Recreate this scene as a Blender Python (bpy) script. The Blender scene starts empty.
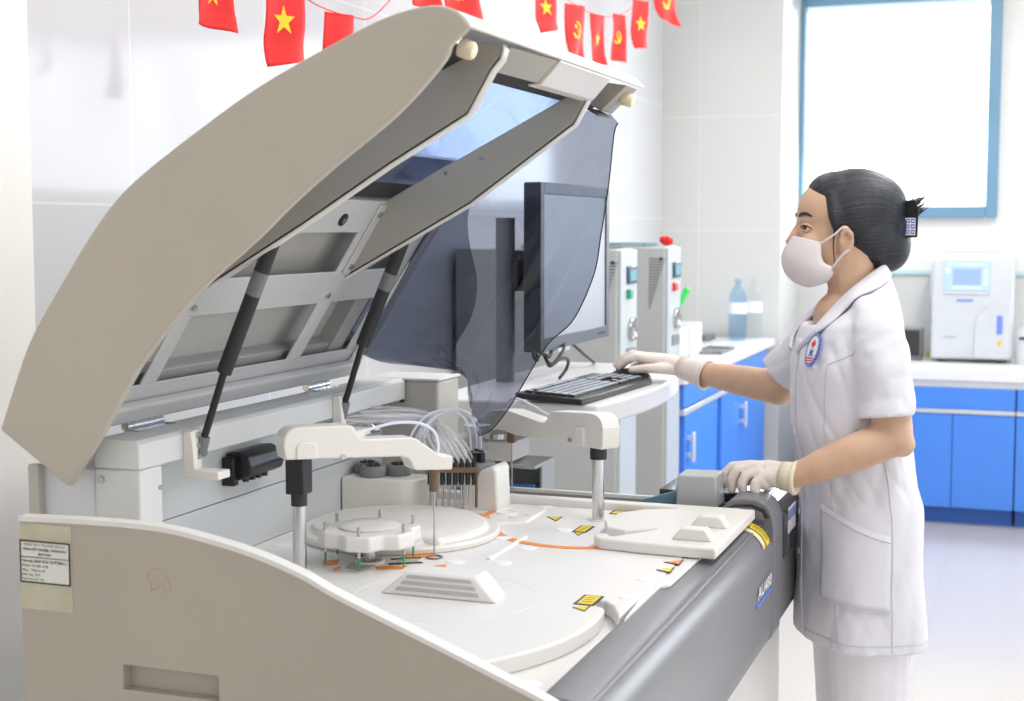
import bpy, bmesh, math, random
from mathutils import Vector, Matrix, noise
from mathutils.bvhtree import BVHTree
random.seed(7)
SC = bpy.context.scene
COL = SC.collection
PI = math.pi
ORG = {}

# ------------------------------------------------------------------ materials
def principled(name):
    m = bpy.data.materials.new(name)
    m.use_nodes = True
    return m, m.node_tree, m.node_tree.nodes['Principled BSDF']

def mat(name, col, rough=0.5, metal=0.0, vary=0.04, scale=6.0, bump=0.0, bscale=60.0, coat=0.0, spec=0.5, sss=0.0):
    m, nt, b = principled(name)
    b.inputs['Roughness'].default_value = rough
    b.inputs['Metallic'].default_value = metal
    b.inputs['Coat Weight'].default_value = coat
    b.inputs['Specular IOR Level'].default_value = spec
    if sss:
        b.inputs['Subsurface Weight'].default_value = sss
        b.inputs['Subsurface Radius'].default_value = (0.012, 0.005, 0.003)
    tc = nt.nodes.new('ShaderNodeTexCoord')
    nz = nt.nodes.new('ShaderNodeTexNoise')
    nz.inputs['Scale'].default_value = scale
    nz.inputs['Detail'].default_value = 4
    nt.links.new(tc.outputs['Object'], nz.inputs['Vector'])
    rp = nt.nodes.new('ShaderNodeValToRGB')
    lo = [max(0, c * (1 - vary)) for c in col]
    hi = [min(1, c * (1 + vary)) for c in col]
    rp.color_ramp.elements[0].position = 0.3
    rp.color_ramp.elements[1].position = 0.7
    rp.color_ramp.elements[0].color = (*lo, 1)
    rp.color_ramp.elements[1].color = (*hi, 1)
    nt.links.new(nz.outputs['Fac'], rp.inputs['Fac'])
    nt.links.new(rp.outputs['Color'], b.inputs['Base Color'])
    if bump:
        n2 = nt.nodes.new('ShaderNodeTexNoise')
        n2.inputs['Scale'].default_value = bscale
        n2.inputs['Detail'].default_value = 3
        nt.links.new(tc.outputs['Object'], n2.inputs['Vector'])
        bp = nt.nodes.new('ShaderNodeBump')
        bp.inputs['Strength'].default_value = bump
        bp.inputs['Distance'].default_value = 0.004
        nt.links.new(n2.outputs['Fac'], bp.inputs['Height'])
        nt.links.new(bp.outputs['Normal'], b.inputs['Normal'])
    return m

def glow(name, col, strength):
    m, nt, b = principled(name)
    b.inputs['Base Color'].default_value = (*col, 1)
    b.inputs['Emission Color'].default_value = (*col, 1)
    b.inputs['Emission Strength'].default_value = strength
    b.inputs['Roughness'].default_value = 0.3
    return m

def clear(name, tint, gloss=0.06, rough=0.03, ior=1.45):
    """thin see-through plastic or glass: tinted transparency under a fresnel gloss"""
    m = bpy.data.materials.new(name)
    m.use_nodes = True
    nt = m.node_tree
    nt.nodes.clear()
    out = nt.nodes.new('ShaderNodeOutputMaterial')
    tr = nt.nodes.new('ShaderNodeBsdfTransparent')
    tr.inputs['Color'].default_value = (*tint, 1)
    gl = nt.nodes.new('ShaderNodeBsdfGlossy')
    gl.inputs['Roughness'].default_value = rough
    gl.inputs['Color'].default_value = (1, 1, 1, 1)
    lw = nt.nodes.new('ShaderNodeLayerWeight')
    lw.inputs['Blend'].default_value = 0.5
    pw = nt.nodes.new('ShaderNodeMath')
    pw.operation = 'POWER'
    pw.inputs[1].default_value = 5.0
    nt.links.new(lw.outputs['Facing'], pw.inputs[0])
    f0 = ((ior - 1) / (ior + 1)) ** 2
    fr = nt.nodes.new('ShaderNodeMath')
    fr.operation = 'MULTIPLY_ADD'
    fr.inputs[1].default_value = 0.8 * (1 - f0)
    fr.inputs[2].default_value = f0
    nt.links.new(pw.outputs[0], fr.inputs[0])
    mx = nt.nodes.new('ShaderNodeMixShader')
    nt.links.new(fr.outputs[0], mx.inputs['Fac'])
    nt.links.new(tr.outputs['BSDF'], mx.inputs[1])
    nt.links.new(gl.outputs['BSDF'], mx.inputs[2])
    nt.links.new(mx.outputs['Shader'], out.inputs['Surface'])
    return m

def tile_mat(name, col, grout, w, h, axes, rough=0.08, offs=(0, 0), vary=0.03, mortar=0.003, spec=0.5):
    """large wall or floor tiles with thin grout; axes = which object axes run across and up"""
    m, nt, b = principled(name)
    tc = nt.nodes.new('ShaderNodeTexCoord')
    sp = nt.nodes.new('ShaderNodeSeparateXYZ')
    cb = nt.nodes.new('ShaderNodeCombineXYZ')
    nt.links.new(tc.outputs['Object'], sp.inputs['Vector'])
    for i, ax in enumerate(axes):
        ad = nt.nodes.new('ShaderNodeMath')
        ad.operation = 'ADD'
        ad.inputs[1].default_value = offs[i]
        nt.links.new(sp.outputs[ax], ad.inputs[0])
        nt.links.new(ad.outputs[0], cb.inputs[i])
    br = nt.nodes.new('ShaderNodeTexBrick')
    br.offset = 0.0
    br.inputs['Scale'].default_value = 1.0
    br.inputs['Brick Width'].default_value = w
    br.inputs['Row Height'].default_value = h
    br.inputs['Mortar Size'].default_value = mortar
    br.inputs['Mortar Smooth'].default_value = 0.2
    br.inputs['Color1'].default_value = (*col, 1)
    br.inputs['Color2'].default_value = (*[c * (1 - vary) for c in col], 1)
    br.inputs['Mortar'].default_value = (*grout, 1)
    nt.links.new(cb.outputs[0], br.inputs['Vector'])
    nt.links.new(br.outputs['Color'], b.inputs['Base Color'])
    b.inputs['Roughness'].default_value = rough
    b.inputs['Specular IOR Level'].default_value = spec
    return m

M = {}
M['beige'] = mat('hood_beige_plastic', (0.525, 0.478, 0.405), 0.42, vary=0.02, bump=0.05, bscale=500)
M['panel'] = mat('side_panel_beige_paint', (0.470, 0.422, 0.362), 0.45, vary=0.035, scale=4, bump=0.05, bscale=400)
M['panel_edge'] = mat('panel_edge_white', (0.82, 0.80, 0.77), 0.4, vary=0.02)
M['ribgrey'] = mat('rib_grey_green_paint', (0.43, 0.405, 0.345), 0.4, vary=0.02)
M['white'] = mat('white_machine_plastic', (0.82, 0.80, 0.77), 0.38, vary=0.02)
M['deck'] = mat('deck_white_plastic', (0.84, 0.82, 0.79), 0.35, vary=0.015)
M['offwhite'] = mat('cover_offwhite_plastic', (0.80, 0.77, 0.72), 0.36, vary=0.02)
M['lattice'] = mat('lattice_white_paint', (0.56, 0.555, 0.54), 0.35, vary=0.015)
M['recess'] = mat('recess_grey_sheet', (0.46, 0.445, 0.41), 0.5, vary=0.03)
M['backpanel'] = mat('back_panel_pale_blue_grey', (0.60, 0.62, 0.635), 0.35, vary=0.02)
M['beam'] = mat('beam_pale_grey', (0.70, 0.71, 0.70), 0.35, vary=0.02)
M['boxgrey'] = mat('box_warm_grey', (0.52, 0.50, 0.46), 0.4, vary=0.02)
M['fascia'] = mat('fascia_slate_grey_plastic', (0.185, 0.185, 0.20), 0.33, vary=0.03, bump=0.04, bscale=500)
M['fascia_dark'] = mat('dark_gloss_cover', (0.035, 0.034, 0.042), 0.12, vary=0.05)
M['black'] = mat('black_plastic', (0.012, 0.012, 0.014), 0.3, vary=0.1)
M['rubber'] = mat('dark_rubber', (0.025, 0.025, 0.028), 0.55, vary=0.1)
M['midgrey'] = mat('mid_grey_plastic', (0.20, 0.20, 0.21), 0.5, vary=0.05)
M['chrome'] = mat('brushed_steel', (0.62, 0.62, 0.63), 0.18, 1.0, vary=0.04)
M['steel'] = mat('dull_steel', (0.5, 0.5, 0.5), 0.3, 1.0, vary=0.05)
M['brown'] = mat('brown_nozzle_plastic', (0.17, 0.105, 0.06), 0.45, vary=0.08)
M['cream'] = mat('cream_bumper_plastic', (0.80, 0.70, 0.48), 0.45, vary=0.05)
M['orange'] = mat('orange_deck_marking', (0.90, 0.30, 0.05), 0.45, vary=0.02)
M['yellow'] = mat('yellow_warning_label', (0.88, 0.66, 0.03), 0.4, vary=0.02)
M['labelblack'] = mat('label_black_ink', (0.015, 0.015, 0.015), 0.5, vary=0)
M['dot'] = mat('white_sticker_paper', (0.90, 0.90, 0.93), 0.5, vary=0)
M['paper'] = mat('label_paper', (0.78, 0.78, 0.72), 0.6, vary=0.02)
M['oldtape'] = mat('yellowed_tape', (0.56, 0.53, 0.40), 0.4, vary=0.08, scale=25)
M['stain'] = mat('dried_glue_stain', (0.52, 0.44, 0.31), 0.5, vary=0.08, scale=40)
M['green'] = mat('green_tip_plastic', (0.02, 0.35, 0.13), 0.4, vary=0.05)
M['whiteink'] = mat('white_lettering', (0.85, 0.85, 0.86), 0.4, vary=0)
M['blueink'] = mat('blue_stripe', (0.10, 0.22, 0.72), 0.4, vary=0)
M['film'] = clear('smoked_plastic_film', (0.36, 0.385, 0.45), ior=1.45, rough=0.06)
M['smoke'] = clear('smoked_hood_window', (0.62, 0.71, 0.90), ior=1.4)  # tinted plastic; the blue reflections in it are put into the tint too
M['tubing'] = mat('clear_tubing', (0.86, 0.87, 0.90), 0.2, vary=0.02)
M['tubing'].node_tree.nodes['Principled BSDF'].inputs['Alpha'].default_value = 0.34
M['sheath'] = clear('clear_sheath', (0.88, 0.89, 0.91), ior=1.35, rough=0.3)
M['pane'] = clear('window_glass', (0.96, 0.98, 0.99), ior=1.4)
M['bottle_blue'] = clear('blue_bottle_plastic', (0.74, 0.87, 0.98), ior=1.25, rough=0.08)
M['bottle_clear'] = clear('clear_bottle_plastic', (0.95, 0.97, 0.98), ior=1.22, rough=0.08)
M['whitetube'] = mat('white_tubing', (0.78, 0.80, 0.90), 0.3, vary=0.02)
M['cabblue'] = mat('blue_laminate', (0.075, 0.27, 0.83), 0.3, vary=0.03)
M['cabblue_dark'] = mat('dark_blue_edge', (0.05, 0.17, 0.55), 0.4, vary=0.03)
M['alu'] = mat('pale_aluminium', (0.66, 0.69, 0.73), 0.35, 0.3, vary=0.03)
M['top'] = mat('white_worktop', (0.84, 0.85, 0.85), 0.22, vary=0.015)
M['tower'] = mat('cabinet_light_grey_paint', (0.50, 0.515, 0.51), 0.38, vary=0.02)
M['towerfront'] = mat('cabinet_front_pale_paint', (0.49, 0.53, 0.55), 0.35, vary=0.02)
M['screen_dark'] = mat('small_display', (0.06, 0.09, 0.13), 0.15, vary=0.05)
M['redlamp'] = mat('red_switch', (0.75, 0.05, 0.03), 0.35, vary=0.05)
M['greensw'] = mat('green_switch', (0.03, 0.35, 0.18), 0.35, vary=0.05)
M['navy'] = mat('monitor_dark_plastic', (0.032, 0.038, 0.052), 0.35, vary=0.05)
M['screen'] = glow('lit_monitor_screen', (0.55, 0.60, 0.72), 0.66)
M['screen'].node_tree.nodes['Principled BSDF'].inputs['Base Color'].default_value = (.10, .10, .11, 1)
M['keycap'] = mat('keycap_dark', (0.035, 0.038, 0.045), 0.35, vary=0.05)
M['keytop'] = mat('keycap_pale_legend', (0.45, 0.50, 0.56), 0.4, vary=0.05)
M['tray'] = mat('cart_white_paint', (0.80, 0.79, 0.81), 0.3, vary=0.015)
M['redcloth'] = mat('red_flag_cloth', (0.80, 0.018, 0.018), 0.65, vary=0.05, bump=0.08, bscale=300)
M['starcloth'] = mat('yellow_flag_print', (0.92, 0.66, 0.03), 0.65, vary=0.02)
M['skin'] = mat('warm_skin', (0.66, 0.425, 0.29), 0.5, vary=0.06, scale=30, sss=0.12)
M['hair'] = mat('black_hair', (0.014, 0.016, 0.022), 0.38, vary=0.3, scale=30, bump=0.25, bscale=90)
def hair_mat():
    m, nt, b = principled('black_hair_combed')
    at = nt.nodes.new('ShaderNodeAttribute'); at.attribute_name = 'strand'
    nz = nt.nodes.new('ShaderNodeTexNoise'); nz.noise_dimensions = '1D'
    nz.inputs['Scale'].default_value = 26; nz.inputs['Detail'].default_value = 5; nz.inputs['Roughness'].default_value = .7
    nt.links.new(at.outputs['Fac'], nz.inputs['W'])
    rp = nt.nodes.new('ShaderNodeValToRGB')
    rp.color_ramp.elements[0].position = .38; rp.color_ramp.elements[0].color = (.008, .009, .013, 1)
    rp.color_ramp.elements[1].position = .68; rp.color_ramp.elements[1].color = (.034, .042, .060, 1)
    nt.links.new(nz.outputs['Fac'], rp.inputs['Fac']); nt.links.new(rp.outputs['Color'], b.inputs['Base Color'])
    bp = nt.nodes.new('ShaderNodeBump'); bp.inputs['Strength'].default_value = .55; bp.inputs['Distance'].default_value = .003
    nt.links.new(nz.outputs['Fac'], bp.inputs['Height']); nt.links.new(bp.outputs['Normal'], b.inputs['Normal'])
    b.inputs['Roughness'].default_value = .42
    return m
M['combed'] = hair_mat()
M['coat'] = mat('white_uniform_cloth', (0.80, 0.79, 0.865), 0.75, vary=0.015, bump=0.12, bscale=60)
M['seam'] = mat('uniform_seam_thread', (0.60, 0.59, 0.66), 0.8, vary=0.02)
M['mask'] = mat('white_face_mask', (0.78, 0.72, 0.735), 0.85, vary=0.03, bump=0.1, bscale=250)
M['glove'] = mat('latex_glove', (0.80, 0.705, 0.645), 0.5, vary=0.04, scale=40, bump=0.15, bscale=110)
M['cuff'] = mat('latex_cuff', (0.82, 0.74, 0.56), 0.5, vary=0.03)
M['trouser'] = mat('white_trousers_cloth', (0.82, 0.80, 0.86), 0.8, vary=0.02, bump=0.1, bscale=50)
M['shoe'] = mat('white_shoe', (0.7, 0.7, 0.7), 0.5)
M['eyewhite'] = mat('eye_white', (0.75, 0.72, 0.70), 0.2, vary=0)
M['iris'] = mat('dark_iris', (0.02, 0.012, 0.01), 0.15, vary=0)
M['badgeblue'] = mat('badge_blue', (0.08, 0.12, 0.55), 0.6, vary=0)
M['badgered'] = mat('badge_red', (0.80, 0.06, 0.05), 0.6, vary=0)
M['frame'] = mat('window_frame_glow_blue', (0.16, 0.31, 0.45), 0.35, vary=0.03)  # bluish glow round the frame is put into its colour
M['plaster'] = mat('warm_white_paint', (0.86, 0.835, 0.80), 0.55, vary=0.015)
M['ceil'] = mat('ceiling_white', (0.85, 0.85, 0.84), 0.7, vary=0.01)
M['trim'] = mat('pale_teal_trim', (0.50, 0.72, 0.76), 0.3, vary=0.02)
M['analwhite'] = mat('bench_analyzer_white', (0.60, 0.62, 0.65), 0.3, vary=0.015)
M['lcd'] = glow('analyzer_lcd', (0.34, 0.48, 0.72), 0.5)
M['lcdline'] = glow('analyzer_lcd_light', (0.62, 0.78, 0.90), 0.6)
M['lcddark'] = glow('analyzer_lcd_window', (0.22, 0.33, 0.58), 0.5)
M['folder'] = mat('folder_dark', (0.03, 0.045, 0.06), 0.4)
M['folder_teal'] = mat('folder_teal', (0.10, 0.30, 0.38), 0.4)
M['tile_left'] = tile_mat('wall_tiles_glossy', (0.63, 0.63, 0.65), (0.74, 0.74, 0.74), 0.30 * 2, 0.60, (0, 2), 0.10, (0.06, 0.274), spec=0.24)
M['tile_win'] = tile_mat('wall_tiles_pale_green', (0.71, 0.71, 0.69), (0.80, 0.80, 0.78), 0.60, 0.60, (1, 2), 0.12, (0.04, 0.339))
M['floor'] = tile_mat('floor_tiles_pale', (0.57, 0.53, 0.50), (0.53, 0.50, 0.47), 0.60, 0.60, (0, 1), 0.16, (0.1, 0.2))

# ------------------------------------------------------------------ mesh builder
def basis(d):
    d = Vector(d).normalized()
    h = Vector((0, 0, 1)) if abs(d.z) < 0.9 else Vector((1, 0, 0))
    x = d.cross(h).normalized()
    return x, x.cross(d).normalized(), d

class MB:
    def __init__(self):
        self.v = []
        self.f = []
    def add(self, verts, faces):
        o = len(self.v)
        self.v += [Vector(p) for p in verts]
        self.f += [[i + o for i in q] for q in faces]
        return self
    def box(self, x0, x1, y0, y1, z0, z1):
        return self.add([(x0, y0, z0), (x1, y0, z0), (x1, y1, z0), (x0, y1, z0), (x0, y0, z1), (x1, y0, z1), (x1, y1, z1), (x0, y1, z1)],
                        [(0, 3, 2, 1), (4, 5, 6, 7), (0, 1, 5, 4), (1, 2, 6, 5), (2, 3, 7, 6), (3, 0, 4, 7)])
    def prism(self, pts, axis, a, b):
        n = len(pts)
        def P(p, t):
            return {'x': (t, p[0], p[1]), 'y': (p[0], t, p[1]), 'z': (p[0], p[1], t)}[axis]
        return self.add([P(p, a) for p in pts] + [P(p, b) for p in pts],
                        [list(range(n))[::-1], list(range(n, 2 * n))] + [(i, (i + 1) % n, n + (i + 1) % n, n + i) for i in range(n)])
    def slab(self, pts, fn, t0, t1):
        """extruded outline in any frame: fn(u, v, t) -> world"""
        n = len(pts)
        return self.add([fn(*p, t0) for p in pts] + [fn(*p, t1) for p in pts],
                        [list(range(n))[::-1], list(range(n, 2 * n))] + [(i, (i + 1) % n, n + (i + 1) % n, n + i) for i in range(n)])
    def cyl(self, p0, p1, r0, r1=None, n=20):
        r1 = r0 if r1 is None else r1
        p0, p1 = Vector(p0), Vector(p1)
        x, y, d = basis(p1 - p0)
        vs = []
        for p, r in ((p0, r0), (p1, r1)):
            for i in range(n):
                t = 2 * PI * i / n
                vs.append(p + x * r * math.cos(t) + y * r * math.sin(t))
        return self.add(vs, [list(range(n))[::-1], list(range(n, 2 * n))] + [(i, (i + 1) % n, n + (i + 1) % n, n + i) for i in range(n)])
    def tube(self, pts, r, n=8, caps=True, sub=0):
        pts = [Vector(p) for p in pts]
        rs = list(r) if isinstance(r, (list, tuple)) else [r] * len(pts)
        if sub:
            P, R = [], []
            for i in range(len(pts) - 1):
                a, b, c, d = pts[max(i - 1, 0)], pts[i], pts[i + 1], pts[min(i + 2, len(pts) - 1)]
                for k in range(sub):
                    t = k / sub
                    P.append(0.5 * ((2 * b) + (c - a) * t + (2 * a - 5 * b + 4 * c - d) * t * t + (3 * b - a - 3 * c + d) * t ** 3))
                    R.append(rs[i] + (rs[i + 1] - rs[i]) * t)
            P.append(pts[-1]); R.append(rs[-1])
            pts, rs = P, R
        vs, fs = [], []
        x = None
        for i, p in enumerate(pts):
            d = (pts[min(i + 1, len(pts) - 1)] - pts[max(i - 1, 0)]).normalized()
            if x is None:
                x = basis(d)[0]
            x = (x - d * x.dot(d)).normalized()
            y = d.cross(x)
            for k in range(n):
                t = 2 * PI * k / n
                vs.append(p + (x * math.cos(t) + y * math.sin(t)) * rs[i])
        for i in range(len(pts) - 1):
            for k in range(n):
                k2 = (k + 1) % n
                fs.append((i * n + k, i * n + k2, (i + 1) * n + k2, (i + 1) * n + k))
        if caps:
            fs.append(list(range(n))[::-1])
            fs.append([(len(pts) - 1) * n + k for k in range(n)])
        return self.add(vs, fs)
    def ell(self, c, r, nu=20, nv=12, rot=None):
        c = Vector(c)
        r = (r, r, r) if isinstance(r, (int, float)) else r
        vs, fs = [], []
        def T(p):
            p = Vector(p)
            return c + (rot @ p if rot else p)
        vs.append(T((0, 0, -r[2])))
        for j in range(1, nv):
            ph = -PI / 2 + PI * j / nv
            for i in range(nu):
                t = 2 * PI * i / nu
                vs.append(T((r[0] * math.cos(ph) * math.cos(t), r[1] * math.cos(ph) * math.sin(t), r[2] * math.sin(ph))))
        vs.append(T((0, 0, r[2])))
        for i in range(nu):
            fs.append((0, 1 + (i + 1) % nu, 1 + i))
            for j in range(nv - 2):
                a = 1 + j * nu
                fs.append((a + i, a + (i + 1) % nu, a + nu + (i + 1) % nu, a + nu + i))
            a = 1 + (nv - 2) * nu
            fs.append((a + i, a + (i + 1) % nu, len(vs) - 1))
        return self.add(vs, fs)
    def lathe(self, c, prof, n=32, axis=(0, 0, 1)):
        x, y, d = basis(axis)
        c = Vector(c)
        vs, fs = [], []
        for r, z in prof:
            for i in range(n):
                t = 2 * PI * i / n
                vs.append(c + d * z + (x * math.cos(t) + y * math.sin(t)) * r)
        for j in range(len(prof) - 1):
            for i in range(n):
                fs.append((j * n + i, j * n + (i + 1) % n, (j + 1) * n + (i + 1) % n, (j + 1) * n + i))
        fs.append(list(range(n))[::-1])
        fs.append([(len(prof) - 1) * n + i for i in range(n)])
        return self.add(vs, fs)
    def torus(self, c, R, r, axis=(0, 0, 1), n=24, m=8, arc=(0, 2 * PI)):
        x, y, d = basis(axis)
        c = Vector(c)
        pts = []
        full = abs(arc[1] - arc[0] - 2 * PI) < 1e-6
        for i in range(n + 1):
            t = arc[0] + (arc[1] - arc[0]) * i / n
            pts.append(c + (x * math.cos(t) + y * math.sin(t)) * R)
        return self.tube(pts, r, m, caps=not full)
    def grid(self, rows, closed=False):
        n = len(rows[0])
        vs = [p for row in rows for p in row]
        fs = []
        for j in range(len(rows) - 1):
            for i in range(n if closed else n - 1):
                i2 = (i + 1) % n
                fs.append((j * n + i, j * n + i2, (j + 1) * n + i2, (j + 1) * n + i))
        return self.add(vs, fs)
    def cap(self, p0, p1, r0, r1=None, n=16):
        r1 = r0 if r1 is None else r1
        self.cyl(p0, p1, r0, r1, n)
        self.ell(p0, r0, n, 8)
        self.ell(p1, r1, n, 8)
        return self
    def chain(self, pts, rs):
        for i in range(len(pts) - 1):
            self.cap(pts[i], pts[i + 1], rs[i], rs[i + 1])
        return self
    def mesh(self, name, org=Vector((0, 0, 0))):
        me = bpy.data.meshes.new(name)
        me.from_pydata([p - org for p in self.v], [], self.f)
        bm = bmesh.new()
        bm.from_mesh(me)
        bmesh.ops.recalc_face_normals(bm, faces=bm.faces)
        bm.to_mesh(me)
        bm.free()
        return me
    def build(self, name, m, parent=None, bevel=0.0, seg=2, ang=38, solid=0.0, subsurf=0, org=None):
        if parent is not None:
            org = ORG[parent.name]
        elif org is None:
            org = Vector((0, 0, 0))
        org = Vector(org)
        me = self.mesh(name, org)
        return finish(name, me, m, parent, bevel, seg, ang, solid, subsurf, org)

def finish(name, me, m, parent, bevel=0.0, seg=2, ang=38, solid=0.0, subsurf=0, org=Vector((0, 0, 0))):
    me.materials.clear()
    me.materials.append(M[m] if isinstance(m, str) else m)
    for p in me.polygons:
        p.use_smooth = True
    me.set_sharp_from_angle(angle=math.radians(ang))
    o = bpy.data.objects.new(name, me)
    COL.objects.link(o)
    if parent is not None:
        o.parent = parent
    else:
        o.location = org
    ORG[o.name] = Vector(org)
    if solid:
        md = o.modifiers.new('solid', 'SOLIDIFY')
        md.thickness = solid
        md.offset = 0
    if bevel:
        md = o.modifiers.new('bevel', 'BEVEL')
        md.width = bevel
        md.segments = seg
        md.limit_method = 'ANGLE'
        md.angle_limit = math.radians(35)
        md.harden_normals = False
    if subsurf:
        md = o.modifiers.new('sub', 'SUBSURF')
        md.levels = subsurf
        md.render_levels = subsurf
    return o

def fused(mb, name, m, parent, voxel=0.004, smooth=6, org=None):
    """one continuous skin grown round a set of overlapping volumes"""
    org = ORG[parent.name] if parent is not None else Vector(org or (0, 0, 0))
    me = mb.mesh(name + '_raw', org)
    tmp = bpy.data.objects.new(name + '_raw', me)
    COL.objects.link(tmp)
    r = tmp.modifiers.new('r', 'REMESH')
    r.mode = 'VOXEL'
    r.voxel_size = voxel
    s = tmp.modifiers.new('s', 'SMOOTH')
    s.iterations = smooth
    s.factor = 0.5
    dg = bpy.context.evaluated_depsgraph_get()
    out = bpy.data.meshes.new_from_object(tmp.evaluated_get(dg))
    out.name = name
    bpy.data.objects.remove(tmp)
    bpy.data.meshes.remove(me)
    return finish(name, out, m, parent, ang=70, org=org)

def tag(o, label=None, cat=None, group=None, kind=None):
    for k, v in (('label', label), ('category', cat), ('group', group), ('kind', kind)):
        if v:
            o[k] = v
    return o

def thing(name, loc, label, cat, group=None):
    o = bpy.data.objects.new(name, None)
    o.empty_display_size = 0.1
    COL.objects.link(o)
    o.location = loc
    ORG[o.name] = Vector(loc)
    return tag(o, label, cat, group)

def struct(o):
    o['kind'] = 'structure'
    return o

def text_mesh(body, size, align='CENTER', bold=0.0):
    cu = bpy.data.curves.new('lettering', 'FONT')
    cu.body = body
    cu.size = size
    cu.align_x = align
    cu.align_y = 'CENTER'
    cu.offset = bold
    cu.resolution_u = 3
    o = bpy.data.objects.new('lettering', cu)
    COL.objects.link(o)
    dg = bpy.context.evaluated_depsgraph_get()
    me = bpy.data.meshes.new_from_object(o.evaluated_get(dg))
    vs = [v.co.copy() for v in me.vertices]
    fs = [list(p.vertices) for p in me.polygons]
    bpy.data.objects.remove(o)
    bpy.data.curves.remove(cu)
    bpy.data.meshes.remove(me)
    return vs, fs

def text_into(mb, body, size, fn, align='CENTER', bold=0.0, sx=1.0):
    vs, fs = text_mesh(body, size, align, bold)
    mb.add([fn(v.x * sx, v.y) for v in vs], fs)

def catmull(pts, n=8, closed=False):
    P = [Vector(p) for p in pts]
    out = []
    L = len(P)
    for i in range(L if closed else L - 1):
        g = (lambda k: P[k % L]) if closed else (lambda k: P[min(max(k, 0), L - 1)])
        a, b, c, d = g(i - 1), g(i), g(i + 1), g(i + 2)
        for k in range(n):
            t = k / n
            out.append(0.5 * ((2 * b) + (c - a) * t + (2 * a - 5 * b + 4 * c - d) * t * t + (3 * b - a - 3 * c + d) * t ** 3))
    if not closed:
        out.append(P[-1])
    return out

def c2(pts, n=6):
    return [(p.x, p.y) for p in catmull([(a, b, 0) for a, b in pts], n)]

# ================================================================== the room
def room():
    o = MB().box(-4.0, 9.0, -5.0, 2.0, -0.08, 0.0).build('floor', 'floor'); struct(o)
    o = MB().box(-4.0, 9.0, -5.0, 2.0, 3.0, 3.08).build('ceiling', 'ceil'); struct(o)
    # glossy tiled wall behind the machine, and the matt painted pier that ends it on the near side
    o = MB().box(0.60, 6.0, 1.36, 1.50, 0.0, 3.0).build('wall_left', 'tile_left'); struct(o)
    o = MB().box(-4.0, 0.757, 1.33, 1.50, 0.0, 3.0).build('wall_near', 'plaster', bevel=0.004); struct(o)
    # window wall: a pier beside the corner, then the recessed window bay
    o = MB().box(6.0, 6.75, 0.722, 1.50, 0.0, 3.0).build('wall_pier', 'tile_win', bevel=0.004); struct(o)
    w = MB()
    w.box(6.62, 6.75, -0.9, 0.722, 0.0, 1.235)
    w.box(6.62, 6.75, -4.6, -0.9, 0.0, 0.95)
    w.box(6.62, 6.75, -5.0, -4.6, 0.0, 1.235)
    o = w.build('wall_window', 'tile_win'); struct(o)
    w = MB()
    w.box(6.62, 6.75, -0.9, 0.722, 1.235, 1.53)
    w.box(6.62, 6.75, -0.9, -0.335, 1.53, 2.75)
    w.box(6.62, 6.75, -5.0, -4.6, 1.235, 2.75)
    w.box(6.62, 6.75, -5.0, 0.722, 2.75, 3.0)
    o = w.build('wall_upper', 'plaster'); struct(o)
    o = MB().box(6.600, 6.62, -0.9, 0.722, 1.222, 1.240).build('trim_1', 'trim'); struct(o)
    # window: aluminium frame and one large pane
    def window(n, y0, y1, zb=1.53):
        f = MB()
        t = 0.024
        f.box(6.56, 6.66, y1 - t, y1, zb, 2.75)
        f.box(6.56, 6.66, y0, y0 + 0.062, zb, 2.75)
        f.box(6.56, 6.66, y0 + 0.062, y1 - t, zb, zb + .062)
        f.box(6.56, 6.66, y0 + 0.062, y1 - t, 2.69, 2.75)
        o = f.build('window_%d' % n, 'frame', bevel=0.006); struct(o)
        p = MB().box(6.605, 6.612, y0 + 0.062, y1 - t, zb + .062, 2.69).build('pane', 'pane', o)
    window(1, -0.335, 0.722)
    window(2, -4.6, -0.9, 0.95)  # unseen window, enlarged so the glossy tiles reflect it
    o = MB().box(-4.0, 0.757, 1.318, 1.33, 0.0, 0.1).build('baseboard_near', 'trim'); struct(o)

# ================================================================== cabinets and worktops
def door_x(parent, y0, y1, z0, z1, x, handle=None):
    d = MB().box(x - 0.018, x, y0, y1, z0, z1).build('door', 'cabblue', parent, bevel=0.002)
    return d

def base_cabinet_left(x0, x1, label, handle_x, drawer=True):
    t = thing('base_cabinet', ((x0 + x1) / 2, 1.05, 0), label, 'cabinet', 'blue base cabinets under the tiled wall')
    b = MB().box(x0, x1, 0.768, 1.35, 0.09, 0.86)
    b.box(x0 + 0.01, x1 - 0.01, 0.82, 1.35, 0.0, 0.09)
    b.build('body', 'cabblue_dark', t)
    MB().box(x0 + 0.012, x1 - 0.012, 0.75, 0.768, 0.765, 0.862).build('drawer', 'cabblue', t, bevel=0.002)
    MB().box(x0, x1, 0.746, 0.768, 0.735, 0.758).build('rail', 'alu', t, bevel=0.002)
    d = MB().box(x0 + 0.035, x1 - 0.05, 0.75, 0.768, 0.09, 0.73).build('door', 'cabblue', t, bevel=0.002)
    h = MB().box(handle_x - 0.016, handle_x + 0.016, 0.722, 0.732, 0.54, 0.66)
    h.box(handle_x - 0.012, handle_x + 0.012, 0.73, 0.751, 0.555, 0.575).box(handle_x - 0.012, handle_x + 0.012, 0.73, 0.751, 0.625, 0.645)
    h.build('handle', 'alu', d, bevel=0.003)
    return t

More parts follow.
